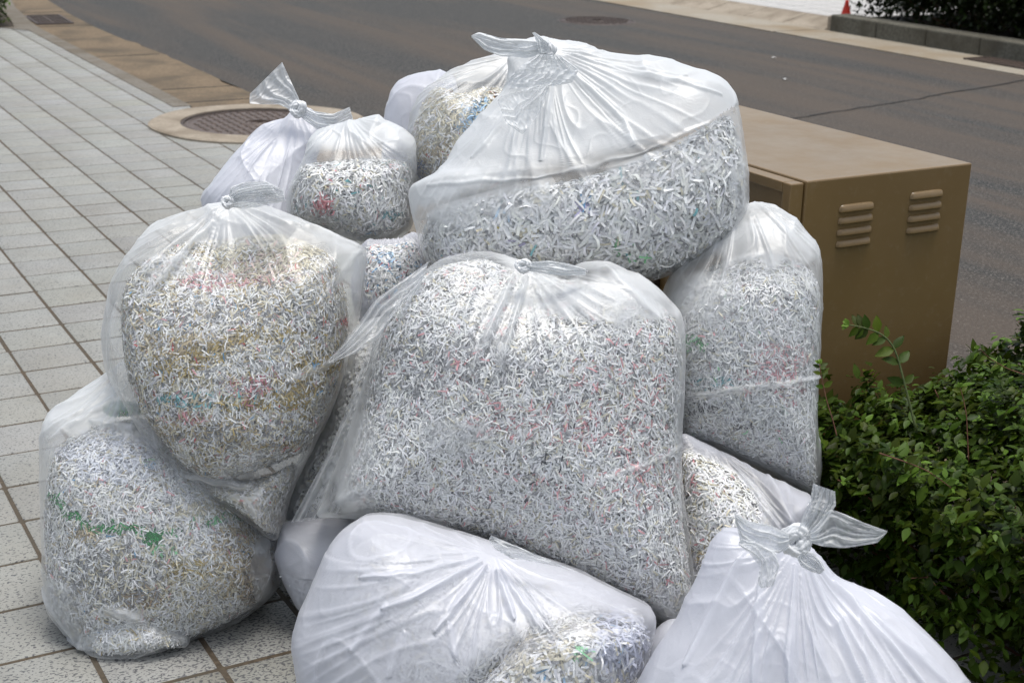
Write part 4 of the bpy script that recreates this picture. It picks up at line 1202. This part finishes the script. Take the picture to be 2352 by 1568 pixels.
# ---- left bags ------------------------------------------------------------------------------------
bl_pts = [(258, 847), (320, 830), (420, 880), (520, 1000), (600, 1120), (638, 1220), (645, 1300), (633, 1355), (600, 1390), (552, 1422), (460, 1470), (423, 1486), (400, 1482), (391, 1490), (340, 1505), (285, 1512), (235, 1511), (198, 1500), (206, 1488), (186, 1465), (160, 1435), (132, 1395), (122, 1330), (119, 1250), (115, 1146), (112, 1050), (114, 990), (128, 955), (161, 920), (207, 882)]
rt, fb = bag("lower left bag on the tiles with a band of green shreds", bl_pts, (370, 1190), 2.86, .20, 131, p=2.6)
fb.kn = (*fb.local(330, 800), .65, .15)
cb = Blob([(140, 1050), (160, 1010), (221, 978), (299, 964), (360, 975), (450, 1040), (550, 1120), (620, 1220), (634, 1300), (622, 1350), (592, 1382), (546, 1412), (458, 1460), (424, 1476), (392, 1480), (340, 1494), (285, 1500), (238, 1499), (212, 1490), (196, 1465), (170, 1430), (146, 1390), (134, 1330), (128, 1250), (126, 1146)], (370, 1220), 2.86, .215, 2.6)
fill("shredded_paper", rt, cb, fb, 132, L=.0150, Wd=.0025, cover=4.4, palette=[(GREY, .05), (CREAM, .10), (TAN, .03), (PINK, .01), (BLUE, .003)],
     clusters=green_line + [(352, 1236, 24, 20, GREEN, .7), (380, 1268, 36, 14, LGREEN, .4), (500, 1188, 60, 14, LGREEN, .3),
               (330, 1070, 30, 10, LBLUE, .35), (340, 1060, 14, 8, LGREEN, .5), (480, 1170, 70, 22, CREAM, .5), (540, 1290, 60, 90, TAN, .45), (450, 1310, 60, 20, GOLD, .5), (330, 1370, 50, 24, (.35, .26, .17), .5), (190, 1225, 40, 16, TAN, .4), (360, 1340, 200, 80, CREAM, .3), (260, 1330, 110, 70, GREY, .3), (320, 1475, 60, 20, GOLD, .15), (590, 1340, 40, 60, (.4, .33, .25), .5), (250, 1050, 100, 60, (.74, .76, .82), .6)])
cbc = Blob([(202, 1498), (196, 1450), (230, 1415), (310, 1400), (390, 1430), (432, 1462), (428, 1484), (404, 1480), (380, 1494), (295, 1511), (228, 1512)], (305, 1462), 2.74, .06, 2.2)
fill("shredded_paper", rt, Blob([(214, 1492), (208, 1456), (238, 1424), (310, 1410), (384, 1438), (422, 1466), (420, 1476), (402, 1472), (376, 1486), (295, 1504), (232, 1505)], (305, 1462), 2.74, .057, 2.2), cbc, 137, L=.0165, Wd=.0029, palette=[(CREAM, .15), (GOLD, .02)])
film_mesh(rt, cbc, [], None, 138, haze=(.12, .14), na=160, nb=80, crumple=.006, name="film_corner")
cb2 = Blob([(240, 935), (270, 920), (310, 925), (330, 945), (290, 955), (250, 952)], (285, 938), 2.80, .025, 2.2)
fill("shredded_paper", rt, cb2, None, 135, palette=[(GREEN, .5), (TEAL, .3)])
film_mesh(rt, fb, [cb], (330, 800), 133, haze=(.07, .34), pleat=.006, npl=40, kreach=.34, kr=.15, na=460, nb=220, crumple=.008,
          patches=[(200, 930, 110, 60, .28), (190, 1380, 70, 90, .12), (240, 1440, 90, 24, .18), (330, 1370, 90, 12, .3), (400, 980, 90, 30, .15), (620, 1300, 18, 90, .15)],
          creases=[(300, 1350, 390, 1392, 12, .008), (190, 1445, 380, 1462, 8, .008), (130, 1330, 220, 1440, 9, .006), (250, 958, 350, 975, 10, .006), (160, 1000, 300, 905, 8, .005)])

left_pts = [(526, 462), (590, 466), (634, 481), (706, 510), (770, 540), (822, 560), (838, 580), (836, 628), (826, 690), (814, 740), (803, 790), (785, 870), (755, 955), (715, 1030), (690, 1080), (665, 1140), (648, 1200), (641, 1233), (628, 1230), (600, 1208), (560, 1180), (480, 1120), (400, 1060), (345, 1000), (310, 941), (276, 880), (257, 826), (253, 772), (266, 680), (285, 621), (310, 578), (346, 535), (400, 499), (472, 478)]
rt, fb = bag("clear bag at left leaning on the pile, full of shreds streaked gold and pink", left_pts, (540, 800), 2.80, .20, 141, p=2.7)
fb.kn = (*fb.local(527, 462), .6, .18)
cb = Blob([(420, 568), (470, 556), (526, 553), (598, 543), (660, 545), (720, 565), (768, 600), (785, 660), (793, 720), (790, 800), (778, 870), (750, 952), (714, 1022), (660, 1052), (580, 1080), (505, 1098), (440, 1066), (392, 1010), (346, 945), (318, 880), (304, 808), (298, 720), (310, 650), (350, 600)], (545, 820), 2.80, .215, 2.7)
cb2 = Blob([(490, 1112), (560, 1106), (620, 1092), (672, 1070), (664, 1120), (650, 1170), (638, 1216), (625, 1214), (600, 1196), (560, 1168), (520, 1138)], (600, 1135), 2.795, .125, 2.3)
cl = [(560, 720, 250, 30, GREY, .22), (530, 640, 110, 20, PINK, .28), (480, 660, 40, 12, ROSE, .3), (620, 590, 130, 50, CREAM, .6), (600, 620, 90, 40, (.78, .62, .56), .3), (440, 790, 120, 24, TAN, .4), (610, 770, 90, 22, GOLD, .4), (470, 810, 60, 18, GOLD, .45), (400, 840, 60, 26, GOLD, .35), (730, 840, 60, 20, GOLD, .6), (690, 885, 50, 26, GOLD, .4), (560, 890, 60, 34, PINK, .18), (590, 905, 26, 50, ROSE, .18), (610, 870, 34, 16, ROSE, .2),
      (480, 920, 110, 20, TEAL, .2), (550, 930, 60, 16, GOLD, .4), (660, 920, 60, 22, GOLD, .45), (790, 740, 9, 8, RED, .8), (430, 750, 8, 7, BLUE, .8), (395, 795, 8, 8, RED, .7), (720, 840, 10, 6, BLUE, .7), (460, 980, 150, 26, TAN, .25), (420, 960, 60, 14, PINK, .25), (560, 1000, 150, 30, GREY, .25), (600, 1020, 100, 14, TAN, .3), (680, 860, 26, 12, (.80, .79, .76), .8), (560, 840, 60, 14, (.80, .80, .78), .7)]
fill("shredded_paper", rt, cb, fb, 142, L=.0155, Wd=.0025, cover=4.6, palette=[(GREY, .08), (CREAM, .20), (TAN, .08), (GOLD, .035), (PINK, .012), (BLUE, .004), (RED, .004)], clusters=cl, grey=.15, bend=.4, tilt=.3)
fill("shredded_paper", rt, cb2, fb, 145, L=.0165, Wd=.0028, cover=4.0, palette=[(CREAM, .2), (TAN, .06), (RED, .01)])
film_mesh(rt, fb, [cb, cb2], (527, 462), 143, haze=(.04, .30), pleat=.0045, plh=.6, npl=40, kreach=.34, kr=.18, taper=.6, na=520, nb=240, crumple=.008,
          patches=[(600, 545, 160, 40, .20), (360, 560, 60, 60, .10), (275, 780, 22, 140, .12), (430, 620, 70, 30, .18), (560, 520, 60, 40, .2), (800, 600, 40, 60, .10)],
          creases=[(515, 480, 350, 660, 9, .008), (520, 490, 380, 700, 8, .007), (530, 490, 420, 640, 7, .006), (560, 480, 700, 530, 7, .005), (700, 520, 830, 570, 6, .004), (835, 580, 760, 700, 8, .004), (440, 1075, 620, 1100, 8, .007), (690, 870, 780, 830, 10, .005), (310, 700, 290, 850, 10, .005)])
knot_mesh(rt, 524, 464, 2.64, 17, 15, 144)
sheet_tail(rt, [(525, 455), (530, 430), (560, 418), (610, 416), (650, 436)], [(532, 476), (560, 480), (590, 476), (620, 470), (656, 462)], 2.66, seed=37, haze=.34, npl=7, corr=.010)
sheet_tail(rt, [(522, 452), (540, 436), (580, 425), (620, 422)], [(530, 470), (560, 462), (590, 455), (640, 450)], 2.64, seed=41, haze=.30, npl=6, corr=.011)

# ---- front bags -----------------------------------------------------------------------------------
fr_pts = [(859, 1182), (930, 1190), (1026, 1216), (1128, 1246), (1224, 1278), (1312, 1306), (1400, 1350), (1460, 1378), (1498, 1402), (1500, 1440), (1486, 1500), (1470, 1570), (1440, 1680), (1350, 1790), (1150, 1850), (900, 1830), (740, 1740), (702, 1620), (694, 1568), (680, 1475), (686, 1425), (718, 1343), (760, 1250), (806, 1205)]
rt, fb = bag("big milky bag in front of the pile, shreds pressed against its lower right", fr_pts, (1090, 1500), 2.53, .22, 151, p=2.6)
fb.kn = (*fb.local(1135, 1262), .3, .12)
cb = Blob([(1130, 1480), (1190, 1425), (1260, 1400), (1330, 1392), (1400, 1400), (1460, 1410), (1484, 1450), (1474, 1510), (1455, 1580), (1425, 1680), (1340, 1775), (1150, 1830), (920, 1810), (860, 1720), (960, 1600), (1060, 1540)], (1250, 1600), 2.53, .262, 2.5)
fill("shredded_paper", rt, cb, fb, 152, L=.026, Wd=.0045, cover=4.2, palette=[(CREAM, .18), (LBLUE, .02), (GREY, .05)], grey=.10, bend=.45, tilt=.35, clusters=[(1255, 1535, 40, 12, BLUE, .12), (1430, 1480, 60, 90, (.70, .72, .82), .8), (1200, 1500, 110, 60, CREAM, .4), (1330, 1500, 20, 16, LGREEN, .2)])
cb2 = Blob([(870, 1230), (1000, 1250), (1150, 1290), (1300, 1340), (1400, 1400), (1300, 1500), (1200, 1600), (900, 1640), (760, 1560), (735, 1450), (780, 1300)], (1050, 1430), 2.56, .17, 2.4)
fill("shredded_paper", rt, cb2, fb, 155, L=.022, Wd=.004, cover=3.2, palette=[(CREAM, .06)], gap=.03, core=.75, grey=.06)
film_mesh(rt, fb, [cb], (1135, 1262), 153, haze=(.10, .60), pleat=.0045, npl=44, kreach=.42, kr=.12, taper=.3, na=640, nb=280, crumple=.0035, mat='film_blue', gapr=(.002, .03),
          patches=[(1050, 1500, 120, 50, -.12)],
          creases=[(910, 1340, 835, 1440, 10, .005), (950, 1395, 915, 1490, 10, .005), (1040, 1380, 1058, 1450, 10, .005), (1120, 1280, 1010, 1400, 8, .008), (1140, 1290, 1180, 1380, 8, .008), (1150, 1290, 1240, 1400, 8, .008), (1110, 1275, 900, 1350, 8, .007), (1100, 1265, 850, 1290, 7, .005)])
sheet_tail(rt, [(1140, 1262), (1128, 1250), (1122, 1240), (1128, 1228)], [(1175, 1282), (1230, 1290), (1280, 1300), (1325, 1312)], 2.40, seed=43, haze=.35, npl=3, corr=.006, n=50)

rt, fb = bag("sliver of milky bag between the two front milky bags",
             [(1530, 1432), (1562, 1424), (1610, 1440), (1640, 1500), (1630, 1600), (1560, 1680), (1490, 1660), (1466, 1590), (1485, 1500), (1505, 1458)], (1555, 1550), 2.56, .10, 161)
cb = Blob([(1535, 1480), (1600, 1480), (1620, 1560), (1560, 1650), (1500, 1630), (1490, 1560)], (1555, 1560), 2.56, .085)
fill("shredded_paper", rt, cb, fb, 162, gap=.012, palette=[(LBLUE, .05)])
film_mesh(rt, fb, [cb], None, 163, haze=(.5, .7), mat='film_blue', na=160, nb=80)

fr2 = [(1690, 1212), (1740, 1205), (1800, 1220), (1850, 1245), (1885, 1280), (1925, 1322), (1990, 1350), (2040, 1376), (2107, 1432), (2165, 1490), (2225, 1570), (2290, 1680), (2300, 1800), (2150, 1880), (1850, 1900), (1550, 1850), (1440, 1740), (1450, 1620), (1475, 1560), (1516, 1488), (1556, 1424), (1600, 1330), (1643, 1232)]
rt, fb = bag("lavender white milky bag at lower right with a big knot beside the shrub", fr2, (1840, 1560), 2.33, .20, 171, p=2.3)
fb.kn = (*fb.local(1830, 1244), .72, .26)
cb = Blob([(1700, 1480), (1850, 1440), (2000, 1480), (2130, 1560), (2220, 1680), (2200, 1800), (1850, 1860), (1560, 1800), (1500, 1680), (1560, 1580)], (1850, 1640), 2.35, .16, 2.3)
fill("shredded_paper", rt, cb, fb, 172, gap=.03, L=.02, Wd=.004, cover=3.2, core=.75, grey=.05)
film_mesh(rt, fb, [], (1830, 1244), 173, haze=(.70, .72), pleat=.0075, npl=38, kreach=.50, kr=.26, taper=.72, na=640, nb=280, crumple=.003, mat='film_blue',
          creases=[(1815, 1290, 1780, 1560, 9, .008), (1850, 1300, 1950, 1560, 9, .008), (1870, 1300, 2080, 1540, 9, .009), (1740, 1290, 1700, 1568, 9, .007), (1700, 1260, 1560, 1500, 9, .007), (1900, 1330, 2160, 1560, 9, .006)])
knot_mesh(rt, 1828, 1240, 2.16, 38, 40, 174, haze=.80, rot=.4)
sheet_tail(rt, [(1832, 1222), (1846, 1180), (1862, 1140), (1868, 1110)], [(1872, 1238), (1900, 1190), (1920, 1160), (1918, 1128)], 2.15, seed=47, haze=.36, npl=5, corr=.007)
sheet_tail(rt, [(1862, 1218), (1880, 1200), (1906, 1168), (1940, 1180), (1985, 1200), (2038, 1219)], [(1862, 1246), (1890, 1254), (1935, 1258), (1980, 1252), (2015, 1246), (2036, 1224)], 2.14, seed=53, haze=.28, npl=4, corr=.006)
sheet_tail(rt, [(1812, 1224), (1770, 1206), (1720, 1196), (1690, 1178), (1686, 1174)], [(1812, 1258), (1790, 1270), (1740, 1262), (1700, 1240), (1690, 1200)], 2.14, seed=59, haze=.5, npl=4, corr=.007)
sheet_tail(rt, [(1700, 1238), (1740, 1240), (1780, 1262), (1790, 1300), (1776, 1345)], [(1696, 1250), (1722, 1270), (1745, 1300), (1740, 1340), (1748, 1350)], 2.11, seed=61, haze=.40, npl=3, corr=.006)
sheet_tail(rt, [(1846, 1262), (1870, 1270), (1888, 1290), (1896, 1306)], [(1830, 1280), (1840, 1300), (1862, 1312), (1884, 1318)], 2.12, seed=67, haze=.55, npl=6, corr=.009)
